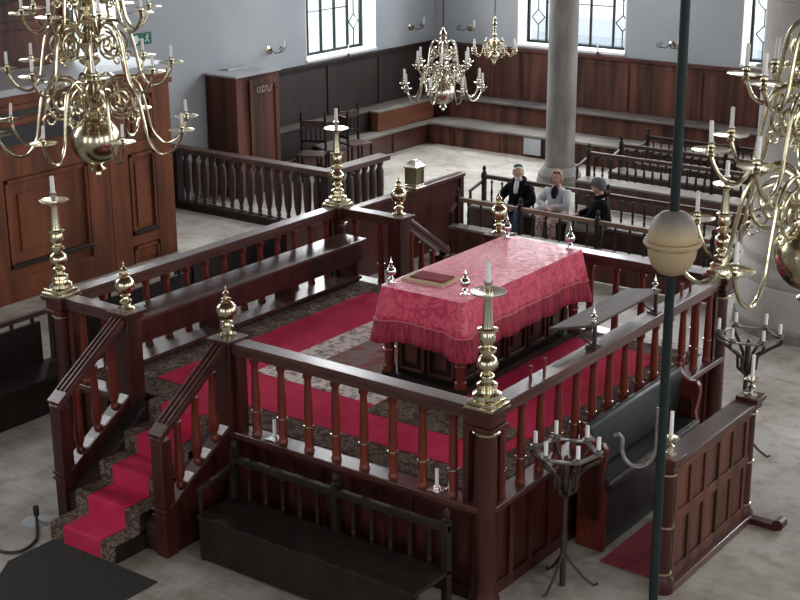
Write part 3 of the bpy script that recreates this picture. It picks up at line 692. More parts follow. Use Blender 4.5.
# ------------------------------------------------------------------ black leather bench right of the platform
t = thing('leather_bench', 'black leather upholstered bench with carved red wood ends against the platform', 'bench', (.35, 2.75, 0))
BY0, BY1 = 1.50, 3.45
endp = [(.06, 0), (.06, 1.18), (.10, 1.19), (.15, 1.12), (.22, 1.07), (.30, 1.08), (.345, 1.03), (.35, .95), (.31, .75), (.34, .6), (.35, 0)]
for y in (BY0, BY1):
    e_ = build(MB().prism(endp, 'y', y - .035, y + .035), 'carved_end', M['redwood'], t, bevel=.012)
    build(MB().box(.11, y - .05, .3, .29, y + .05, .9), 'end_panel', M['mahogany'], e_, bevel=.01)
    build(MB().lathe([(.03, 1.15), (.03, 1.17), (.015, 1.18), (.03, 1.2), (.03, 1.22), (.01, 1.235)], (.09, y, 0), 12), 'end_knob', M['redwood'], e_)
mb = MB(); seg = []
for y0_, y1_ in ((BY0 + .04, BY1 - .04),):
    prof = [(.05, .95), (.05, 1.17), (.09, 1.21), (.14, 1.19), (.16, 1.12), (.15, .9), (.12, .68), (.05, .65)]
    mb.prism(prof, 'y', y0_, y1_)
build(mb, 'padded_back', M['leather'], t, bevel=.02)
build(MB().box(.08, BY0 + .04, .55, .36, BY1 - .04, .68), 'padded_seat', M['leather'], t, bevel=.03)
build(MB().box(.345, BY0 + .04, .655, .368, BY1 - .04, .68), 'seat_piping', M['ironpan'], t)
build(MB().box(.08, BY0 + .04, 0, .33, BY1 - .04, .55), 'seat_base', M['leather'], t)
o = tag(build(MB().box(.42, 1.3, 0, .96, 3.3, .012), 'red_floor_carpet', M['velvet']), 'dark red carpet strip on the floor before the black leather bench', 'carpet')

# panelled screen with posts and candles
SXP = 1.12
t = thing('panelled_screen', 'low panelled wooden screen with two round posts at the lower right', 'screen', (SXP, 2.1, 0))
SY0, SY1, SH = 1.16, 2.86, 1.27
build(MB().box(SXP - .03, SY0, .08, SXP + .015, SY1, SH - .06), 'panel_board', M['brownwood'], t)
mb = MB()
for z in (.08, .62, 1.10): mb.box(SXP + .015, SY0, z, SXP + .04, SY1, z + .10)
for i in range(6): y = SY0 + .08 + (SY1 - SY0 - .22) * i / 5; mb.box(SXP + .015, y, .08, SXP + .038, y + .06, 1.2)
build(mb, 'panel_frame', M['brownwood'], t, bevel=.005)
build(MB().box(SXP - .12, SY0, SH - .06, SXP + .10, SY1, SH), 'top_rail', M['pewwood'], t, bevel=.012)
build(MB().box(SXP - .10, SY0, 0, SXP + .10, SY1, .08), 'base_rail', M['mahogany_y'], t, bevel=.01)
for y in (SY0, SY1):
    p = build(MB().lathe([(.10, 0), (.10, .1), (.075, .14), (.062, .2), (.06, .55), (.058, 1.1), (.055, 1.18)], (SXP, y, 0), 20), 'round_post', M['mahogany'], t)
    mb = MB()
    for z in (.17, .62, 1.12): mb.lathe([(.06, z), (.072, z + .005), (.072, z + .025), (.06, z + .03)], (SXP, y, 0), 20)
    build(mb, 'brass_ring', M['brass'], p)
    build(MB().box(SXP - .11, y - .11, SH - .02, SXP + .11, y + .11, SH + .035).box(SXP - .085, y - .085, SH - .09, SXP + .085, y + .085, SH - .02), 'post_cap', M['mahogany'], p, bevel=.006)
mb = MB().box(SXP + .02, SY1 - .05, .0, SXP + .36, SY1 + .05, .06).lathe([(.055, -.06), (.055, .06)], (SXP + .38, SY1, .07), 14, rot=Matrix.Rotation(PI / 2, 3, 'X')); build(mb, 'scroll_foot', M['mahogany'], t)
for k, (y, lab) in enumerate(((SY0, 'single candle in brass holder on the near screen post beside the green lamp post'), (SY1, 'single candle in brass holder on the far screen post'))):
    t = thing('candle_holder', lab, 'candle holder', (SXP - .0, y, SH + .035), 0, 'candles on the screen posts')
    put('holder', MB().lathe([(.06, 0), (.06, .01), (.02, .02), (.016, .04), (.034, .06), (.034, .085), (.016, .10), (.016, .13), (.07, .145), (.075, .16), (.06, .165), (.02, .165), (.022, .19), (.018, .19)], seg=16).mesh('h', [M['palebrass']]), t)
    put('candle', MB().lathe([(.018, .17), (.017, .40), (.004, .405)], seg=12).mesh('c', [M['wax']]), t)

# ------------------------------------------------------------------ green lamp post with globe
LP = (1.58, .02)
t = thing('lamp_post', 'dark green iron lamp post with frosted oval globe and hook', 'lamp', (LP[0], LP[1], 0))
build(MB().lathe([(.16, 0), (.16, .03), (.09, .06), (.06, .12), (.036, .16), (.036, 3.2), (.036, HT)], (LP[0], LP[1], 0), 20), 'pole', M['greeniron'], t)
GZ = 3.52
pr = [(.05, -.265), (.10, -.245), (.155, -.19), (.19, -.11), (.2, -.03), (.2, -.012)]
pr2 = [(.2, .03), (.2, .07), (.185, .14), (.15, .21), (.105, .25), (.05, .27)]
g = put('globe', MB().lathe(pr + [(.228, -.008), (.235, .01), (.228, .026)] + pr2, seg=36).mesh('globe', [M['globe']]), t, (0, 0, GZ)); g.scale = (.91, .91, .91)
put('globe_band', MB().lathe([(.2, -.035), (.206, -.033), (.206, -.022), (.2, -.02)], seg=36).mesh('band', [M['brass']]), g)
pts = []
HKZ = 1.90
hx = Vector((-.8, -.6, 0)).normalized()
for k in range(15):
    a = PI * k / 14; pts.append(Vector((LP[0], LP[1], HKZ)) + hx * (.04 + .13 - .13 * math.cos(a)) + Vector((0, 0, -.16 * math.sin(a))))
pts = [Vector((LP[0], LP[1], HKZ + .33)) + hx * .04] + pts
e_ = pts[-1]; pts += [e_ + Vector((0, 0, .08)), e_ + hx * .03 + Vector((0, 0, .115)), e_ + hx * .07 + Vector((0, 0, .10))]
build(MB().tube(pts, .016, 8), 'hook', M['ironpan'], t)

# ------------------------------------------------------------------ wrought iron candelabra
def candelabrum(label, x, y, z, r):
    t = thing('iron_candelabrum', label, 'candelabrum', (x, y, 0), 0, 'wrought iron candelabra beside the platform')
    build(MB().lathe([(.028, 0), (.026, .3), (.035, .5), (.024, .55), (.024, z - .4), (.038, z - .36), (.026, z - .3), (.03, z - .1), (.012, z - .04)], (x, y, 0), 10), 'stand', M['iron'], t)
    for k in range(3):
        a = 2 * PI * k / 3 + .5; d = Vector((math.cos(a), math.sin(a), 0)); c = Vector((x, y, 0))
        build(MB().tube([c + Vector((0, 0, .35)), c + d * .08 + Vector((0, 0, .22)), c + d * .18 + Vector((0, 0, .10)), c + d * .28 + Vector((0, 0, .02)), c + d * .31 + Vector((0, 0, .04))], .014, 8), 'foot', M['iron'], t)
    a0 = .35
    corners = [Vector((x + r * math.cos(a0 + PI / 3 * k), y + r * math.sin(a0 + PI / 3 * k), z)) for k in range(6)]
    mb = MB()
    for k in range(6): mb.beam(corners[k], corners[(k + 1) % 6], .045, .014)
    build(mb, 'hexagonal_ring', M['ironpan'], t)
    for k in range(6):
        p = corners[k]; d = (p - Vector((x, y, z))).normalized(); c = Vector((x, y, 0))
        pts = [c + d * .02 + Vector((0, 0, z - .42)), c + d * .09 + Vector((0, 0, z - .36)), c + d * .10 + Vector((0, 0, z - .22)), c + d * .22 * (r / .3) + Vector((0, 0, z - .12)), c + d * (r + .02) + Vector((0, 0, z - .06)), c + d * (r + .03) + Vector((0, 0, z - .01))]
        arm = build(MB().tube(pts, .019, 6), 'bracket', M['iron'], t)
        build(MB().lathe([(.015, .0), (.04, .01), (.045, .03), (.02, .028), (.022, .05), (.018, .05)], tuple(p), 12), 'candle_cup', M['ironpan'], arm)
        h = .15 + .03 * random.random(); build(MB().lathe([(.019, .03), (.018, h), (.004, h + .005)], tuple(p), 10), 'candle', M['wax'], arm)
    return t
candelabrum('iron hexagonal candelabrum with six candles in front of the leather bench end', .36, .72, 1.30, .275)
candelabrum('iron hexagonal candelabrum with six candles beside the far right platform corner', .50, 4.22, 1.38, .31)

# ------------------------------------------------------------------ pews
def spindle_mesh(h, r=.018):
    return MB().lathe([(r * .9, 0), (r * .9, h * .08), (r * 1.35, h * .13), (r * .8, h * .2), (r * 1.3, h * .42), (r * .9, h * .62), (r * .7, h * .85), (r * 1.25, h * .9), (r * .9, h)], seg=8).mesh('spindle', [M['darkwood']])
SPM = spindle_mesh(.36)
def pew(label, x0, x1, y, back=1, zr=.92, wood='pewwood', rw='brownwood', posts=None, sp=.17, group='spindle backed pews', seat_d=.42, arms=(True, False), seatmat='greyplank', front=True):
    """back rail along X at y, seat on the side -back*... (back=1: seat towards -Y)"""
    t = thing('pew', label, 'pew', ((x0 + x1) / 2, y, 0), 0, group)
    s = -back
    build(MB().box(x0, y - .03, zr - .07, x1, y + .03, zr), 'back_rail', M[rw], t, bevel=.008)
    build(MB().box(x0, y + .03, .43, x1, y + s * seat_d, .47), 'seat', M[seatmat], t, bevel=.006)
    if front: build(MB().box(x0, y + s * (seat_d - .06), 0.02, x1, y + s * (seat_d - .03), .43), 'seat_front', M[wood], t)
    posts = posts or [x0 + .03, (x0 + x1) / 2, x1 - .03]
    for px in posts:
        mb = MB().box(px - .03, y - .035, 0, px + .03, y + .035, zr + .03).lathe([(.02, zr + .03), (.035, zr + .045), (.02, zr + .06), (.034, zr + .09), (.03, zr + .12), (.008, zr + .15)], (px, y, 0), 12)
        build(mb, 'post', M['darkwood'], t)
    n = int((x1 - x0) / sp)
    for i in range(1, n):
        px = x0 + (x1 - x0) * i / n
        if min(abs(px - q) for q in posts) < .06: continue
        o = put('spindle', SPM, t, (px, y, .47), world=True)
    for k, px in enumerate((x0 + .02, x1 - .02)):
        if arms[k]:
            build(MB().beam((px, y, .80), (px, y + s * (seat_d - .02), .70), .05, .04), 'arm_rest', M[rw], t, bevel=.01)
            build(MB().lathe([(.02, 0), (.025, .2), (.018, .45), (.026, .6), (.02, .70)], (px, y + s * (seat_d - .05), 0), 10), 'front_leg', M['darkwood'], t)
    return t
pew('long spindle backed pew just beyond the platform, in front of the seated visitors', -6.5, -1.75, 9.05, posts=[-6.46, -5.3, -3.95, -2.1], rw='railwood', wood='brownwood', sp=.235, zr=.90, seat_d=.22)
pew('spindle backed pew that the three visitors sit on', -7.0, -1.7, 10.55, posts=[-6.95, -4.6, -1.75], rw='pewwood', sp=.2)
pew('spindle backed pew right of the round column with bright gaps and sloping arm', -6.45, -1.5, 13.15, posts=[-6.41, -4.0, -1.55], rw='pewwood', sp=.165)
pew('spindle backed pew second from the back wall', -6.3, -1.5, 14.1, posts=[-6.26, -4.2, -1.55], rw='pewwood', sp=.16)
pew('spindle backed pew nearest the back wall bench', -6.25, -1.5, 15.05, posts=[-6.21, -4.4, -1.55], rw='darkwood', sp=.16)
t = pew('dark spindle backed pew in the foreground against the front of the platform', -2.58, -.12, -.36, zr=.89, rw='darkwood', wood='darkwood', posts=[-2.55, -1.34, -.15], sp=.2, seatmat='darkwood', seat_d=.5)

# pew running along the left side of the platform
def side_pew():
    t = thing('pew', 'dark spindle backed pew at the left edge beside the platform', 'pew', (-6.75, .9, 0), 0, 'spindle backed pews')
    x = -6.9; y0_, y1_ = -.9, 3.6; zr = 1.1
    build(MB().box(x - .02, y0_, .47, x + .02, 1.0, .97), 'back_board', M['darkwood'], t); build(MB().box(x - .02, 1.22, .47, x + .02, y1_, .97), 'back_board', M['darkwood'], t)
    build(MB().box(x - .035, y0_, zr - .06, x + .035, y1_, zr), 'back_rail', M['pewwood'], t, bevel=.008)
    build(MB().box(x - .03, y0_, .43, x + .5, y1_, .47), 'seat', M['darkwood'], t)
    build(MB().box(x + .42, y0_, .02, x + .45, y1_, .43), 'seat_front', M['darkwood'], t)
    for i in range(1, 15):
        y = y0_ + (y1_ - y0_) * i / 15; build(MB().lathe([(.022, .47), (.03, .6), (.02, .8), (.026, 1.0), (.02, 1.04)], (x, y, 0), 8), 'spindle', M['darkwood'], t)
    for y in (y0_ + .03, 1.2, y1_ - .03):
        build(MB().box(x - .04, y - .04, 0, x + .04, y + .04, zr + .02), 'post', M['darkwood'], t)
        build(MB().beam((x, y, .78), (x + .5, y, .70), .06, .04), 'arm_rest', M['pewwood'], t, bevel=.01)
        build(MB().lathe([(.03, 0), (.02, .45), (.03, .7)], (x + .46, y, 0), 10), 'front_leg', M['darkwood'], t)
side_pew()
t = thing('pew', 'low dark pew with solid back glimpsed through the left balustrade beyond the inner bench', 'pew', (-7.4, 5.8, 0), 0, 'dark pews left of the platform')
build(MB().box(-7.53, 3.8, .80, -7.46, 7.9, .86), 'back_rail', M['darkwood'], t, bevel=.008)
build(MB().box(-7.51, 3.8, .3, -7.48, 7.9, .80), 'back_board', M['darkwood'], t)
build(MB().box(-7.51, 3.8, .42, -7.05, 7.9, .46), 'seat', M['darkwood'], t)
for y in (3.83, 5.85, 7.87): build(MB().box(-7.54, y - .03, 0, -7.10, y + .03, .42), 'end_frame', M['darkwood'], t)

# lantern screen beyond the platform
t = thing('dark_screen', 'solid dark wooden screen with sloping end carrying the brass lantern', 'screen', (-6.8, 7.6, 0))
build(MB().box(-6.84, 5.3, 0, -6.79, 9.62, 1.08), 'panel', M['mahogany'], t)
build(MB().box(-6.89, 5.25, 1.08, -6.74, 9.68, 1.14), 'top_rail', M['mahogany_y'], t, bevel=.008)
build(MB().box(-6.87, 9.56, 0, -6.76, 9.66, 1.08), 'end_post', M['mahogany'], t)
t = thing('brass_lantern', 'square brass lantern standing on the dark wooden screen', 'lantern', (-6.81, 8.36, 1.14))
t.scale = (.85, .85, .88)
mb = MB().box(-.16, -.16, 0, .16, .16, .03).box(-.13, -.13, .03, .13, .13, .07)
put('lantern_base', mb.mesh('b', [M['palebrass']]), t, bevel=.005)
for a in (-1, 1):
    for b_ in (-1, 1): put('corner_bar', MB().box(a * .115 - .012, b_ * .115 - .012, .07, a * .115 + .012, b_ * .115 + .012, .36).mesh('b', [M['brass']]), t)
put('glass_panes', MB().box(-.105, -.105, .07, .105, .105, .36).mesh('b', [plain('dim_lantern_glass', (.16, .14, .08), .2)]), t)
pr = [(.20, .36), (.20, .39), (.15, .43), (.12, .47), (.06, .50), (.01, .51)]
put('roof', MB().lathe(pr, seg=4).mesh('b', [M['palebrass']], 20), t)

# ------------------------------------------------------------------ back left balustrade enclosure
BYL = 8.55
t = thing('balustrade', 'dark balustrade with fat turned balusters and grey top rail in the back left', 'balustrade', (-10.5, BYL, 0))
build(MB().box(-12.3, BYL - .11, 1.04, -8.62, BYL + .11, 1.13), 'top_rail', M['pewwood'], t, bevel=.01)
build(MB().box(-12.3, BYL - .09, .0, -8.62, BYL + .09, .14), 'bottom_rail', M['darkwood'], t, bevel=.01)
fat = MB().lathe([(.05, 0), (.05, .03), (.03, .05), (.045, .08), (.03, .11), (.06, .25), (.072, .46), (.068, .72), (.042, .80), (.06, .83), (.06, .87), (.05, .90)], seg=14).mesh('fat_baluster', [M['fatwood']])
for i in range(15): put('fat_baluster', fat, t, (-11.95 + i * .215, BYL, .14), world=True)
for x in (-12.2, -8.72): build(MB().box(x - .08, BYL - .08, .0, x + .08, BYL + .08, 1.04), 'end_post', M['darkwood'], t)
t = thing('balustrade', 'short dark balustrade returning towards the wall bench with pale floor behind', 'balustrade', (-8.72, 9.4, 0))
build(MB().box(-8.84, BYL + .12, 1.04, -8.58, 10.1, 1.13), 'top_rail', M['pewwood'], t, bevel=.01)
build(MB().box(-8.80, BYL + .12, .0, -8.64, 10.05, .14), 'bottom_rail', M['darkwood'], t)
for i in range(6): put('fat_baluster', fat, t, (-8.72, 8.92 + i * .21, .14), world=True)

# wooden cupboard
t = thing('wooden_cupboard', 'tall red brown wooden cupboard with one panelled door standing against the left wall', 'cupboard', (-11.95, 9.9, 0))
CX, CY0, CY1, CH = -11.68, 9.62, 10.78, 2.22
build(MB().box(WX + .12, CY0, 0, CX, CY1, CH), 'body', M['brownwood'], t)
build(MB().box(WX + .11, CY0 - .05, CH, CX + .05, CY1 + .03, CH + .04), 'top_board', M['greytop'], t, bevel=.006)
d = build(MB().box(CX, CY0 + .32, .1, CX + .02, CY1 - .06, CH - .08), 'door', M['brownwood'], t)
mb = MB()
for y in (CY0 + .32, CY1 - .16): mb.box(CX + .02, y, .1, CX + .045, y + .1, CH - .08)
for z in (.1, CH - .20): mb.box(CX + .02, CY0 + .42, z, CX + .045, CY1 - .16, z + .12)
build(mb, 'door_frame', M['brownwood'], d, bevel=.006)
build(MB().lathe([(.015, 0), (.02, .03), (.01, .04)], (CX + .045, CY1 - .1, 1.9), 10), 'door_knob', M['iron'], d)
mb = MB(); y = CY0 + .52
rs = random.Random(3)
while y < CY1 - .22:
    w = .03 + rs.random() * .02; k = rs.randint(0, 2); w *= 1.5
    mb.box(CX + .021, y, CH - .34, CX + .028, y + .02, CH - .22)
    if k != 1: mb.box(CX + .021, y, CH - .25, CX + .028, y + w, CH - .22)
    if k != 0: mb.box(CX + .021, y, CH - .34, CX + .028, y + w, CH - .31)
    y += w + .02
build(mb, 'worn_lettering', M['palepaint'], d)
tag(build(MB().box(-12.4, 10.0, CH + .04, -12.2, 10.55, CH + .07), 'closed_folder', M['greytop']), 'flat grey folder lying on top of the red brown cupboard', 'folder')

# ------------------------------------------------------------------ tall cabinet at the left
t = thing('tall_cabinet', 'very tall panelled brown oak cabinet filling the left edge', 'cabinet', (-10.8, 4, 0))
X = -10.15; Y0, Y1, H = .2, 6.45, 3.05
build(MB().box(-11.45, Y0, 0, X - .02, Y1, H - .1), 'body', M['cabinetwood'], t)
build(MB().box(-11.45, Y0, H - .1, X + .06, Y1 + .03, H), 'top_board', M['greytop'], t, bevel=.01)
build(MB().box(-11.4, Y1, H - .32, X + .03, Y1 + .06, H - .24).box(X - .02, Y0, H - .32, X + .04, Y1 + .06, H - .24).box(X - .02, Y0, H - .24, X + .015, Y1, H - .1), 'cornice', M['cabinetwood'], t, bevel=.01)
st = MB()
for y, w in ((.2, .22), (2.9, .26), (4.70, .42), (5.13, .38), (6.08, .37)): st.box(X - .02, y, 0, X + .02, min(y + w, Y1), H - .3)
for z, h, ya, yb in ((0, .34, Y0, 4.7), (1.80, .42, Y0, 4.7), (2.53, .09, Y0, 4.7), (.30, .16, 5.5, 6.1), (1.76, .16, 5.5, 6.1), (2.62, .14, 4.7, 6.45)): st.box(X - .02, ya, z, X + .018, yb, z + h)
build(st, 'frame', M['cabinetwood'], t, bevel=.006)
def cpanel(ya, yb, za, zb, inset, mat='cabinetwood', ledge=True):
    mb = MB().box(X - .02, ya, za, X - .012, yb, zb)
    for a, b_, c, d in ((ya, ya + .05, za, zb), (yb - .05, yb, za, zb), (ya, yb, zb - .05, zb)): mb.box(X - .012, a, c, X + .03, b_, d)
    mb.box(X - .012, ya + inset, za + inset, X + .012, yb - inset, zb - inset)
    p = build(mb, 'panel', M[mat], t, bevel=.01)
    if ledge: build(MB().box(X - .012, ya, za, X + .06, yb, za + .06), 'panel_ledge', M['darkwood'], p, bevel=.006)
cpanel(3.18, 4.68, .5, 1.78, .22); cpanel(.5, 2.86, .5, 1.78, .25); cpanel(5.53, 6.06, .48, 1.74, .12); cpanel(5.53, 6.06, .02, .28, .06, ledge=False); cpanel(5.53, 6.06, 1.94, 2.6, .12, ledge=False)
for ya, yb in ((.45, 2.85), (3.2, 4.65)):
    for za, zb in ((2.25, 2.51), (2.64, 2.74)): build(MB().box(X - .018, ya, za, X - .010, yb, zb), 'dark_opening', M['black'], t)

t = thing('upper_panelling', 'dark red brown panelled upper section rising behind the tall cabinet top', 'panelling', (-11.8, 3.5, 0))
build(MB().box(-12.2, -.5, 0, -11.52, 5.75, 6.2), 'body', M['brownwood'], t)
mb = MB()
for y in (1.0, 2.7, 4.2, 5.6): mb.box(-11.52, y, 3.05, -11.47, y + .14, 6.2)
for z in (3.05, 3.62, 4.2, 5.2): mb.box(-11.52, -.5, z, -11.48, 5.75, z + .12)
build(mb, 'frame', M['brownwood'], t, bevel=.008)
build(MB().box(-12.3, -.5, 4.05, -11.40, 5.85, 4.12), 'ledge', M['darkwood'], t)

# exit sign on recess wall
t = thing('exit_sign', 'green emergency exit sign with running figure on the wall above the cabinet', 'sign', (WX + .12, 8.10, 2.94), PI / 2)
put('sign_box', MB().box(-.21, -.03, 0, .21, .015, .20).mesh('b', [M['signgreen']]), t)
put('door_symbol', MB().box(-.20, -.034, .03, -.11, -.03, .17).mesh('b', [M['signwhite']]), t)
put('arrow_symbol', MB().box(-.09, -.034, .085, .02, -.03, .11).prism([(-.09, .06), (-.09, .135), (-.125, .0975)], 'y', -.034, -.03).mesh('b', [M['signwhite']]), t)
mb = MB().ball((.12, -.033, .165), .016, 8, 6, 1, sy=.2)
for a, b_, w in (((.11, .145), (.10, .09), .028), ((.10, .09), (.14, .06), .016), ((.14, .06), (.145, .03), .016), ((.10, .09), (.07, .055), .016), ((.07, .055), (.045, .06), .014), ((.11, .14), (.15, .12), .013), ((.11, .14), (.075, .12), .013)):
    mb.beam((a[0], -.033, a[1]), (b_[0], -.033, b_[1]), w, .004, up=(0, 1, 0))
put('running_figure', mb.mesh('b', [M['signwhite']]), t)

# ------------------------------------------------------------------ chairs by the wall
def chair(label, loc, rz):
    t = thing('wooden_chair', label, 'chair', loc, rz, 'dark chairs beside the cupboard'); t.scale = (1.15, 1.15, 1.32)
    put('seat', MB().box(-.22, -.21, .45, .22, .21, .48).mesh('s', [M['pewwood']]), t, bevel=.01)
    for x in (-.2, .2):
        put('front_leg', MB().lathe([(.02, 0), (.026, .15), (.018, .2), (.026, .4), (.02, .45)], (x, -.18, 0), 8).mesh('l', [M['darkwood']]), t)
        put('rear_post', MB().lathe([(.02, 0), (.022, .45), (.02, .9), (.03, .95), (.015, .98), (.025, 1.0), (.006, 1.04)], (x, .19, 0), 8).mesh('l', [M['darkwood']]), t)
    put('top_slat', MB().box(-.2, .175, .82, .2, .205, .92).mesh('s', [M['pewwood']]), t)
    put('lower_slat', MB().box(-.2, .175, .6, .2, .205, .64).mesh('s', [M['darkwood']]), t)
    for x in (-.12, -.04, .04, .12): put('back_spindle', MB().lathe([(.01, .64), (.015, .7), (.01, .82)], (x, .19, 0), 6).mesh('l', [M['darkwood']]), t)
    put('stretcher', MB().box(-.2, -.19, .2, .2, -.17, .23).box(-.2, -.18, .14, -.18, .19, .16).box(.18, -.18, .14, .2, .19, .16).mesh('s', [M['darkwood']]), t)
    return t
chair('dark spindle backed chair right beside the red brown cupboard', (-11.28, 11.2, 0), .5)
chair('dark spindle backed chair with seat visible, second from the cupboard', (-11.3, 11.85, 0), -.4)
chair('dark spindle backed chair farthest from the cupboard', (-11.25, 12.5, 0), 1.3)

# ------------------------------------------------------------------ chandeliers
def arm_path(r, drop, rise, r0=.06):
    # S-shaped arm: leaves the stem, rises, sweeps down and curls up to the pan at (r, 0)
    ctl = [(r0, rise * .55), (r * .20, rise * .95), (r * .36, rise), (r * .50, rise * .78), (r * .57, rise * .25), (r * .62, -drop * .45), (r * .74, -drop * .98), (r * .88, -drop * .85), (r * .97, -drop * .4), (r, -.03)]
    P = [Vector((a, 0, b)) for a, b in ctl]; out = []
    for i in range(len(P) - 1):
        p0 = P[max(i - 1, 0)]; p1 = P[i]; p2 = P[i + 1]; p3 = P[min(i + 2, len(P) - 1)]
        for k in range(4):
            t_ = k / 4; out.append(.5 * ((2 * p1) + (p2 - p0) * t_ + (2 * p0 - 5 * p1 + 4 * p2 - p3) * t_ ** 2 + (3 * p1 - p0 - 3 * p2 + p3) * t_ ** 3))
    out.append(P[-1]); return out
def spiral(c, r0, turns, start, n=18, sgn=1):
    return [Vector((c[0] + r0 * (1 - .8 * k / n) * math.cos(start + sgn * 2 * PI * turns * k / n), 0, c[1] + r0 * (1 - .8 * k / n) * math.sin(start + sgn * 2 * PI * turns * k / n))) for k in range(n + 1)]
def chandelier(label, loc, tiers, ballr, zb, chain_top, mat, thick=.012, pan=.105, cand=.18, group=None, rot0=0, stem=None, rod=.012):
    """loc = centre of the ball; tiers = list of (radius, z of pans above the ball centre, arms, drop, rise, angle)"""
    t = thing('chandelier', label, 'chandelier', loc, rot0, group)
    put('ball', MB().ball((0, 0, 0), ballr, 32, 20).mesh('ball', [mat]), t)
    k = ballr / .24
    put('bottom_drop', MB().lathe([(.03 * k, -ballr + .01), (.05 * k, -ballr - .02 * k), (.08 * k, -ballr - .045 * k), (.07 * k, -ballr - .06 * k), (.03 * k, -ballr - .075 * k), (.035 * k, -ballr - .10 * k), (.01 * k, -ballr - .13 * k), (.004, -ballr - .14 * k)], seg=20).mesh('drop', [mat]), t)
    pr = [(.06 * k, ballr - .02)]; z = ballr
    while z < zb:
        for r, dz in ((.10, .02), (.10, .05), (.05, .08), (.06, .12), (.095, .17), (.10, .21), (.06, .27), (.045, .30), (.07, .33), (.05, .36), (.075, .42), (.04, .47)):
            pr.append((r * k, z + dz * k))
        z += .5 * k
    pr.append((.02 * k, z + .02)); pr.append((.01, z + .05))
    put('stem', MB().lathe(pr, seg=20).mesh('stem', [mat]), t)
    put('hanging_rod', MB().lathe([(rod, z), (rod, chain_top - loc[2])], seg=8).mesh('rod', [M['iron']]), t)
    for (r, zp, n, drop, rise, ang) in tiers:
        ame = MB().tube(arm_path(r, drop, rise), thick, 8)
        s = r / .9
        ame.tube([Vector((p.x, 0, p.z)) for p in spiral((r * .30, rise * .48), .17 * s, 1.7, PI / 2, n=24, sgn=-1)], thick * .85, 6)
        ame.tube([Vector((p.x, 0, p.z)) for p in spiral((r * .45, rise * .20), .07 * s, 1.3, 0)], thick * .6, 6)
        ame = ame.mesh('arm', [mat])
        pme = MB().lathe([(.015, -.05), (.03, -.035), (.015, -.02), (.05, -.012), (pan, .008), (pan, .014), (pan * .8, .006), (.025, .004), (.02, .02), (.03, .035), (.024, .05), (.028, .07), (.020, .07)], seg=20).mesh('pan', [mat])
        cme = MB().lathe([(.018, .05), (.017, .05 + cand), (.012, .055 + cand), (.004, .06 + cand)], seg=10).mesh('candle', [M['wax']])
        for i in range(n):
            a = ang + 2 * PI * i / n
            o = put('arm', ame, t, (0, 0, zp), (0, 0, a))
            put('drip_pan', pme, o, (r, 0, 0)); put('candle', cme, o, (r, 0, 0), (random.uniform(-.05, .05), random.uniform(-.05, .05), 0))
    return t
G_ = 'brass chandeliers'
chandelier('large three tiered brass chandelier hanging at the left edge before the tall cabinet', (-6.5, 1.71, 3.05), [(1.10, .165, 8, .28, .54, .325), (.91, .84, 8, .24, .50, .1), (.71, 1.46, 8, .21, .42, .25)], .283, 1.9, HT, M['brass'], thick=.018, pan=.148, cand=.148, group=G_)
chandelier('large brass chandelier hanging at the right edge before the stone pier', (2.17, 1.28, 3.23), [(1.08, .09, 8, .32, .58, .62), (.83, .82, 8, .26, .50, -.21), (.60, 1.38, 8, .21, .42, .3)], .292, 1.9, HT, M['brass'], thick=.018, pan=.148, cand=.18, group=G_)
chandelier('small two tiered brass chandelier hanging in the centre before the corner', (-4.86, 6.33, 3.10), [(.54, .09, 8, .18, .28, .3), (.37, .38, 6, .12, .30, .0)], .16, .62, HT, M['palebrass'], thick=.011, pan=.07, cand=.14, group=G_)
chandelier('smallest and farthest brass chandelier hanging near the back window', (-7.2, 11.2, 2.80), [(.37, .10, 8, .09, .16, .2)], .09, .5, HT, M['brass'], thick=.009, pan=.05, cand=.11, group=G_, rod=.009)

# wall sconces
def sconce(label, loc, rz):
    t = thing('wall_sconce', label, 'sconce', loc, rz, 'brass wall sconces')
    put('wall_plate', MB().lathe([(.07, 0), (.07, .01), (.03, .03), (.03, .08)], seg=14, rot=Matrix.Rotation(PI / 2, 3, 'X')).mesh('p', [M['brass']]), t)
    for s in (-1, 1):
        o = put('arm', MB().tube([(0, -.08, 0), (s * .06, -.14, -.06), (s * .14, -.18, -.05), (s * .19, -.2, .03), (s * .14, -.2, .06), (s * .11, -.19, .02)], .010, 6).tube([(s * .14, -.18, -.05), (s * .22, -.2, -.04), (s * .24, -.2, .02)], .009, 6).mesh('a', [M['iron']]), t)
        if s == 1 or 'pair' in label:
            put('drip_pan', MB().lathe([(.01, .02), (.05, .03), (.05, .036), (.015, .036)], (s * .24, -.2, 0), 12).mesh('p', [M['brass']]), o)
            put('candle', MB().lathe([(.015, .03), (.015, .19), (.004, .195)], (s * .24, -.2, 0), 8).mesh('c', [M['wax']]), o)
sconce('brass wall sconce on the left wall between cupboard and window', (WX, 11.49, 2.44), PI / 2)
sconce('brass wall sconce on the left wall near the corner', (WX, 16.1, 2.40), PI / 2)
sconce('brass wall sconce on the back wall left of the farthest chandelier', (-11.58, WY, 2.36), 0)
sconce('brass wall sconce on the back wall left of the lamp post', (-6.76, WY, 2.36), 0)
for loc, lab in (((WX + .05, 13.9, DADO + .02), 'small single candle standing on the ledge below the left window'), ((-8.4, WY - .05, DADO + .02), 'small single candle standing on the ledge right of the round column')):
    t = thing('ledge_candle', lab, 'candle', loc, 0, 'candles on the dado ledge')
    put('holder', MB().lathe([(.05, 0), (.05, .012), (.02, .02), (.025, .06), (.018, .06)], seg=12).mesh('h', [M['iron']]), t)
    put('candle', MB().lathe([(.017, .05), (.016, .24), (.004, .245)], seg=8).mesh('c', [M['wax']]), t)

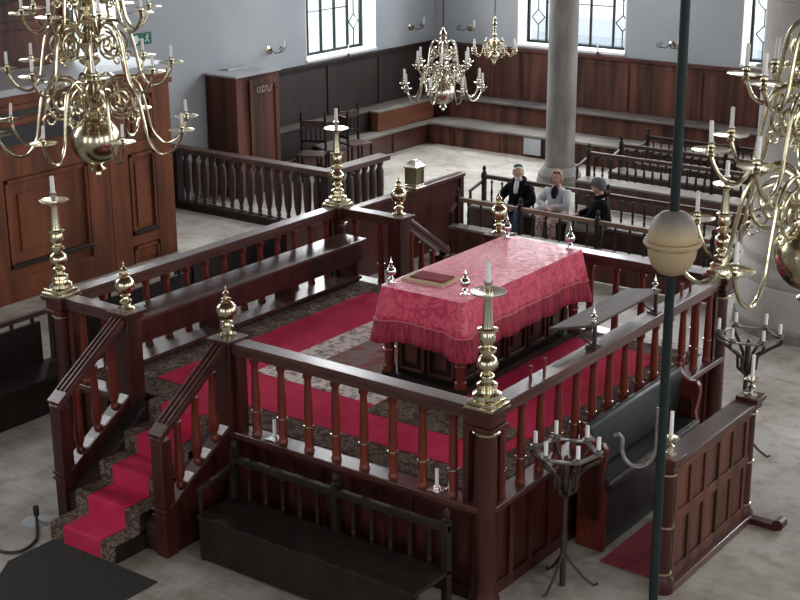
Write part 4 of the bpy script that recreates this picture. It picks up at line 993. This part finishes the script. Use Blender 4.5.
# ------------------------------------------------------------------ floor clutter lower left
t = thing('floor_cable', 'black cable looping across the floor from a round socket plate', 'cable', (-4.3, -1.5, 0))
pts = []
ctl = [(-4.93, -1.45), (-4.75, -1.5), (-4.5, -1.72), (-4.2, -1.82), (-4.05, -1.72), (-4.1, -1.5), (-4.28, -1.33), (-4.44, -1.2)]
P = [Vector((a, b_, .014)) for a, b_ in ctl]
for i in range(len(P) - 1):
    p0 = P[max(i - 1, 0)]; p1 = P[i]; p2 = P[i + 1]; p3 = P[min(i + 2, len(P) - 1)]
    for k in range(6):
        q = k / 6; pts.append(.5 * ((2 * p1) + (p2 - p0) * q + (2 * p0 - 5 * p1 + 4 * p2 - p3) * q ** 2 + (3 * p1 - p0 - 3 * p2 + p3) * q ** 3))
pts += [P[-1], P[-1] + Vector((0, .005, .04)), P[-1] + Vector((0, .005, .10))]
build(MB().tube(pts, .014, 8), 'cable', M['black'], t)
build(MB().lathe([(.14, 0), (.14, .004), (.03, .005), (.02, .02)], (-4.44, -1.2, 0), 24), 'socket_plate', M['greytop'], t)
build(MB().lathe([(.028, .06), (.03, .16), (.02, .165)], (-4.44, -1.195, 0), 12), 'plug', M['black'], t)
o = build(MB().prism([(-4.0, -1.36), (-2.6, -1.36), (-2.6, -2.5), (-3.6, -2.5), (-4.0, -1.9)], 'z', .0, .008), 'door_mat', M['darkmat']); tag(o, 'large dark mat on the floor at the foot of the front stairs', 'mat')

# ------------------------------------------------------------------ people
def skinned(name, chains, mat, parent, root=(0, 0, 0), sub=2, smooth=True):
    """chains: list of lists of (point, radius); the first vertex of a chain is merged with an existing equal point"""
    bm = bmesh.new(); lay = bm.verts.layers.skin.verify(); seen = {}
    def V(p, r):
        key = tuple(round(c, 4) for c in p)
        if key in seen: return seen[key]
        v = bm.verts.new(p); rr = r if isinstance(r, tuple) else (r, r); v[lay].radius = rr; seen[key] = v; return v
    first = True
    for ch in chains:
        prev = None
        for p, r in ch:
            v = V(p, r)
            if first: v[lay].use_root = True; first = False
            if prev is not None and prev is not v: bm.edges.new((prev, v))
            prev = v
    me = bpy.data.meshes.new(name); bm.to_mesh(me); bm.free(); me.materials.append(mat)
    o = put(name, me, parent)
    m_ = o.modifiers.new('skin', 'SKIN'); m_.use_smooth_shade = True
    s_ = o.modifiers.new('sub', 'SUBSURF'); s_.levels = sub; s_.render_levels = sub
    return o
def person(label, loc, rz, S):
    t = thing('person', label, 'person', loc, rz)
    tw = S.get('twist', 0); hz = 1.13
    pel = (0, .0, .56)
    wr = S['wrists']; el = S['elbows']; kn = S['knees']; ft = S['feet']
    ch = [[(pel, .12), ((0, .01, .72), .12), ((0, .015, .88), .125), ((0, .01, .97), .085), ((0, -.01, 1.04), .05), ((0, -.02, 1.09), .055)]]
    for s, i in ((-1, 0), (1, 1)):
        sh = (s * .165, .01, .905)
        w = Vector(wr[i]); e_ = Vector(el[i]); d = (w - e_).normalized(); pc = w + d * .05
        ch.append([((0, .015, .88), .12), (sh, .06), (tuple(e_), .042), (tuple(w), .026), (tuple(pc), (.034, .018))])
        sd = d.cross(Vector((0, 0, 1))).normalized()
        for f, (off, ln) in enumerate(((-.027, .06), (-.009, .07), (.009, .065), (.025, .05))):
            b0 = pc + sd * off + d * .03; ch.append([(tuple(pc), .02), (tuple(b0), .0095), (tuple(b0 + d * ln * .5 + Vector((0, 0, -.008))), .0085), (tuple(b0 + d * ln * .8 + Vector((0, 0, -.03))), .0075)])
        b0 = w + d * .02 - sd * .035 * s; ch.append([(tuple(pc), .02), (tuple(b0 + d * .02), .0105), (tuple(b0 + d * .055), .009)])
        hp = (s * .10, -.02, .54); ch.append([(pel, .12), (hp, .095), (kn[i], .062), ((ft[i][0], ft[i][1] + .03, .10), .042), ((ft[i][0], ft[i][1], .05), .04), ((ft[i][0], ft[i][1] - .12, .035), .03)])
    body = skinned('body', ch, M['skin'], t, sub=1)
    # head, turned
    hd = bpy.data.objects.new('head', None)
    mb = MB(); seg, n = 24, 16; vs = []; fs = []
    for k in range(n + 1):
        th = PI * k / n
        for i in range(seg):
            a = 2 * PI * i / seg; x = math.sin(th) * math.cos(a); y = math.sin(th) * math.sin(a); z = math.cos(th)
            X_, Y_, Z_ = x * .076, y * .095, z * .118
            if z < 0:  # jaw narrows forward
                f = 1 + .28 * z; X_ *= f; Y_ *= (1 + .10 * z)
                if y > 0: Y_ *= (1 + .35 * z)
            fa = max(0, -y)
            if fa > .8 and abs(x) < .22 and -.35 < z < .12: Y_ -= .022 * (1 - abs(x) / .22) * (1 - abs(z + .18) / .3) if abs(z + .18) < .3 else 0
            if fa > .6 and .05 < z < .25 and .2 < abs(x) < .55: Y_ += .007
            vs.append((X_, Y_, Z_))
    for k in range(n):
        for i in range(seg):
            j = (i + 1) % seg; fs.append((k * seg + i, (k + 1) * seg + i, (k + 1) * seg + j, k * seg + j))
    mb.add(vs, fs)
    for s in (-1, 1): mb.ball((s * .078, .005, -.01), .024, 10, 6, 1.3, sx=.4)
    bpy.data.objects.remove(hd)
    h = put('head', mb.mesh('head', [M['skin']], 80), t, (0, -.035, hz), (S.get('nod', 0), 0, S.get('turn', 0))); h.scale = (1.06, 1.06, 1.04); t.scale = (S.get('size', 1),) * 3
    for s in (-1, 1):
        put('eye', MB().ball((s * .03, -.086, .018), .0105, 10, 6, .7).mesh('eye', [M['darkeye']]), h)
        put('eyebrow', MB().box(s * .015, -.094, .034, s * .046, -.084, .040).mesh('brow', [S['hair']]), h)
    put('mouth', MB().ball((0, -.090, -.056), .022, 10, 6, .3, sy=.3).mesh('mouth', [M['lip']]), h)
    # hair shell
    def shell(zcut, front, grow, low=None):
        mb = MB(); vs = []; fs = []; seg, n = 24, 12; rows = []
        for k in range(n + 1):
            for i in range(seg):
                a = 2 * PI * i / seg; back = math.sin(a)  # +1 = back
                lim = front + (zcut - front) * (back + 1) / 2 if low is None else (front if back < -.55 else zcut)
                th = lim * k / n; x = math.sin(th) * math.cos(a); y = math.sin(th) * math.sin(a); z = math.cos(th)
                w_ = 1 + .03 * math.sin(a * 7 + th * 5)
                vs.append((x * (.076 + grow) * w_, y * (.095 + grow) * w_ + .004, z * (.118 + grow)))
        for k in range(n):
            for i in range(seg):
                j = (i + 1) % seg; fs.append((k * seg + i, (k + 1) * seg + i, (k + 1) * seg + j, k * seg + j))
        mb.add(vs, fs); o = put('hair', mb.mesh('hair', [S['hair']], 80), h); s_ = o.modifiers.new('th', 'SOLIDIFY'); s_.thickness = .008; s_.offset = 1; return o
    if S.get('hairstyle') == 'bob': shell(2.15, .9, .014, low=1)
    else: shell(1.95, .75, .006)
    if S.get('beard'):
        put('beard', MB().ball((0, -.055, -.075), .055, 16, 8, .85, sx=1.0, sy=.75).mesh('beard', [M['whitehair']]), h)
    if S.get('kippah'):
        o = put('skullcap', MB().lathe([(.072, 0), (.068, .02), (.05, .038), (.025, .047), (.002, .05)], (0, .015, .092), 24).mesh('cap', [M['darkgreen']]), h)
    if S.get('beanie'):
        o = put('knitted_cap', MB().lathe([(.092, -.0), (.098, .03), (.096, .06), (.08, .10), (.045, .125), (.002, .132)], (0, .008, .012), 24, sy=1.15).mesh('cap', [M['greywool']]), h)
    if S.get('glasses'):
        o = put('sunglasses', MB().ball((-.032, -.07, .098), .024, 12, 6, .6, sy=.5).ball((.032, -.07, .098), .024, 12, 6, .6, sy=.5).tube([(-.05, -.06, .1), (0, -.085, .105), (.05, -.06, .1)], .004, 6).mesh('g', [M['black']]), h)
    # clothes
    g = S.get('bulk', 0)
    jc = [[((0, -.0, .50), .155 + g), ((0, .01, .62), .15 + g), ((0, .01, .76), .145 + g), ((0, .012, .90), .13 + g), ((0, .012, .965), .085 + g * .5)]]
    for s, i in ((-1, 0), (1, 1)):
        e_ = Vector(el[i]); w = Vector(wr[i]); jc.append([((0, .012, .90), .13), ((s * .165, .012, .885), .088 + g * .4), (tuple(e_), .064 + g * .3), (tuple(w - (w - e_).normalized() * .01), .046)])
    skinned('jacket' if not S.get('cardigan') else 'cardigan', jc, S['top'], t)
    if S.get('scarf'): skinned('shirt_front', [[((0, -.07, 1.02), .035), ((0, -.085 - g, .93), S.get('vneck', .045)), ((0, -.115 - g, .80), .035)]], S['scarf'], t)
    if S.get('collar'): put('collar', MB().tube([(.10 * math.cos(a), .02 + .09 * math.sin(a), 1.0 + .03 * math.sin(a)) for a in [2 * PI * k / 16 for k in range(16)]], .032, 8, closed=True).mesh('collar', [S['top']]), t)
    lg = []
    for i, s in ((0, -1), (1, 1)):
        lg.append([((0, .02, .53), .13), ((s * .11, -.03, .535), .105), (kn[i], .078), ((ft[i][0], ft[i][1] + .03, .14), .062)])
    skinned('trousers' if not S.get('skirt') else 'skirt', lg, S['bottom'], t)
    for i in (0, 1):
        put('shoe', MB().ball((ft[i][0], ft[i][1] - .05, .045), .05, 14, 8, .9, sx=.9, sy=2.6).mesh('shoe', [M['black']]), t)
    return t
kn0 = [(-.13, -.44, .53), (.14, -.43, .53)]; ft0 = [(-.13, -.48, .05), (.15, -.46, .05)]
person('bearded person in black coat and skullcap seated on the pew, leftmost of three', (-6.05, 10.2, 0), .2, dict(
    wrists=[(-.13, -.36, .64), (.10, -.36, .64)], elbows=[(-.30, -.10, .68), (.29, -.10, .68)], knees=kn0, feet=ft0, hair=M['whitehair'], beard=True, kippah=True,
    top=M['blackcloth'], bottom=M['denim'], bulk=.03, scarf=M['shirt'], collar=True, turn=.45))
person('person in pale grey cardigan with auburn hair seated in the middle of the three', (-5.36, 10.26, 0), .1, dict(
    wrists=[(-.02, -.32, .70), (-.22, -.36, .66)], elbows=[(-.28, -.10, .72), (.24, -.14, .70)], knees=[(-.10, -.44, .53), (.10, -.44, .53)], feet=[(-.10, -.46, .05), (.12, -.42, .05)],
    hair=M['blondhair'], hairstyle='bob', glasses=True, cardigan=True, top=M['greyknit'], bottom=M['patterncloth'], skirt=True, bulk=.012, scarf=M['navycloth'], vneck=.075, turn=.35))
person('person in black jacket and grey knitted cap seated rightmost, looking left', (-4.42, 9.96, 0), -1.15, dict(size=1.03, 
    wrists=[(-.10, -.34, .66), (.14, -.36, .64)], elbows=[(-.27, -.12, .70), (.27, -.14, .68)], knees=kn0, feet=ft0, hair=M['greywool'], beanie=True,
    top=M['blackcloth'], bottom=M['greytrouser'], bulk=.05, collar=True, turn=-.45))

# ------------------------------------------------------------------ light
w = bpy.data.worlds.new('sky'); sc.world = w; w.use_nodes = True
bg = w.node_tree.nodes['Background']; bg.inputs[0].default_value = (.90, .95, 1, 1); bg.inputs[1].default_value = 1.6
def area(name, loc, aim, sx, sy, power, col=(1, 1, 1)):
    l = bpy.data.lights.new(name, 'AREA'); l.shape = 'RECTANGLE'; l.size = sx; l.size_y = sy; l.energy = power; l.color = col
    o = bpy.data.objects.new(name, l); COL.objects.link(o); o.location = loc; o.rotation_euler = (Vector(aim) - Vector(loc)).to_track_quat('-Z', 'Y').to_euler(); return o
K = .72
for i, (a, b_) in enumerate(winY):
    area('window_daylight', ((a + b_) / 2, WY + .75, 5.9), ((a + b_) / 2, WY - 5, 4.9), 2.5, 5.6, 1020 * K, (.95, .98, 1))
area('window_daylight', (WX - .75, 13.8, 5.9), (WX + 5, 13.8, 4.9), 2.3, 5.6, 1000 * K, (.95, .98, 1))
area('window_daylight', (WX - .75, 6.94, 6), (WX + 5, 6.94, 4.4), 1.2, 5.0, 800 * K, (.95, .98, 1))
area('window_daylight', (WX - .75, -1.7, 6.4), (WX + 5, -1.7, 4.4), 2.5, 4.5, 600 * K, (.95, .98, 1))
for y in (-10.7, -2.7, 5.3, 12.8): area('window_daylight', (11.3, y, 5.6), (4, y, 2.5), 2.5, 5.6, 330 * K, (1, .97, .93))
for x in (-6.7, 1.3): area('window_daylight', (x, -16.3, 5.6), (x, -8, 2.5), 2.5, 5.6, 280 * K, (1, .97, .93))

sc.view_settings.view_transform = 'Standard'; sc.view_settings.look = 'None'; sc.view_settings.gamma = 1; sc.view_settings.exposure = .1
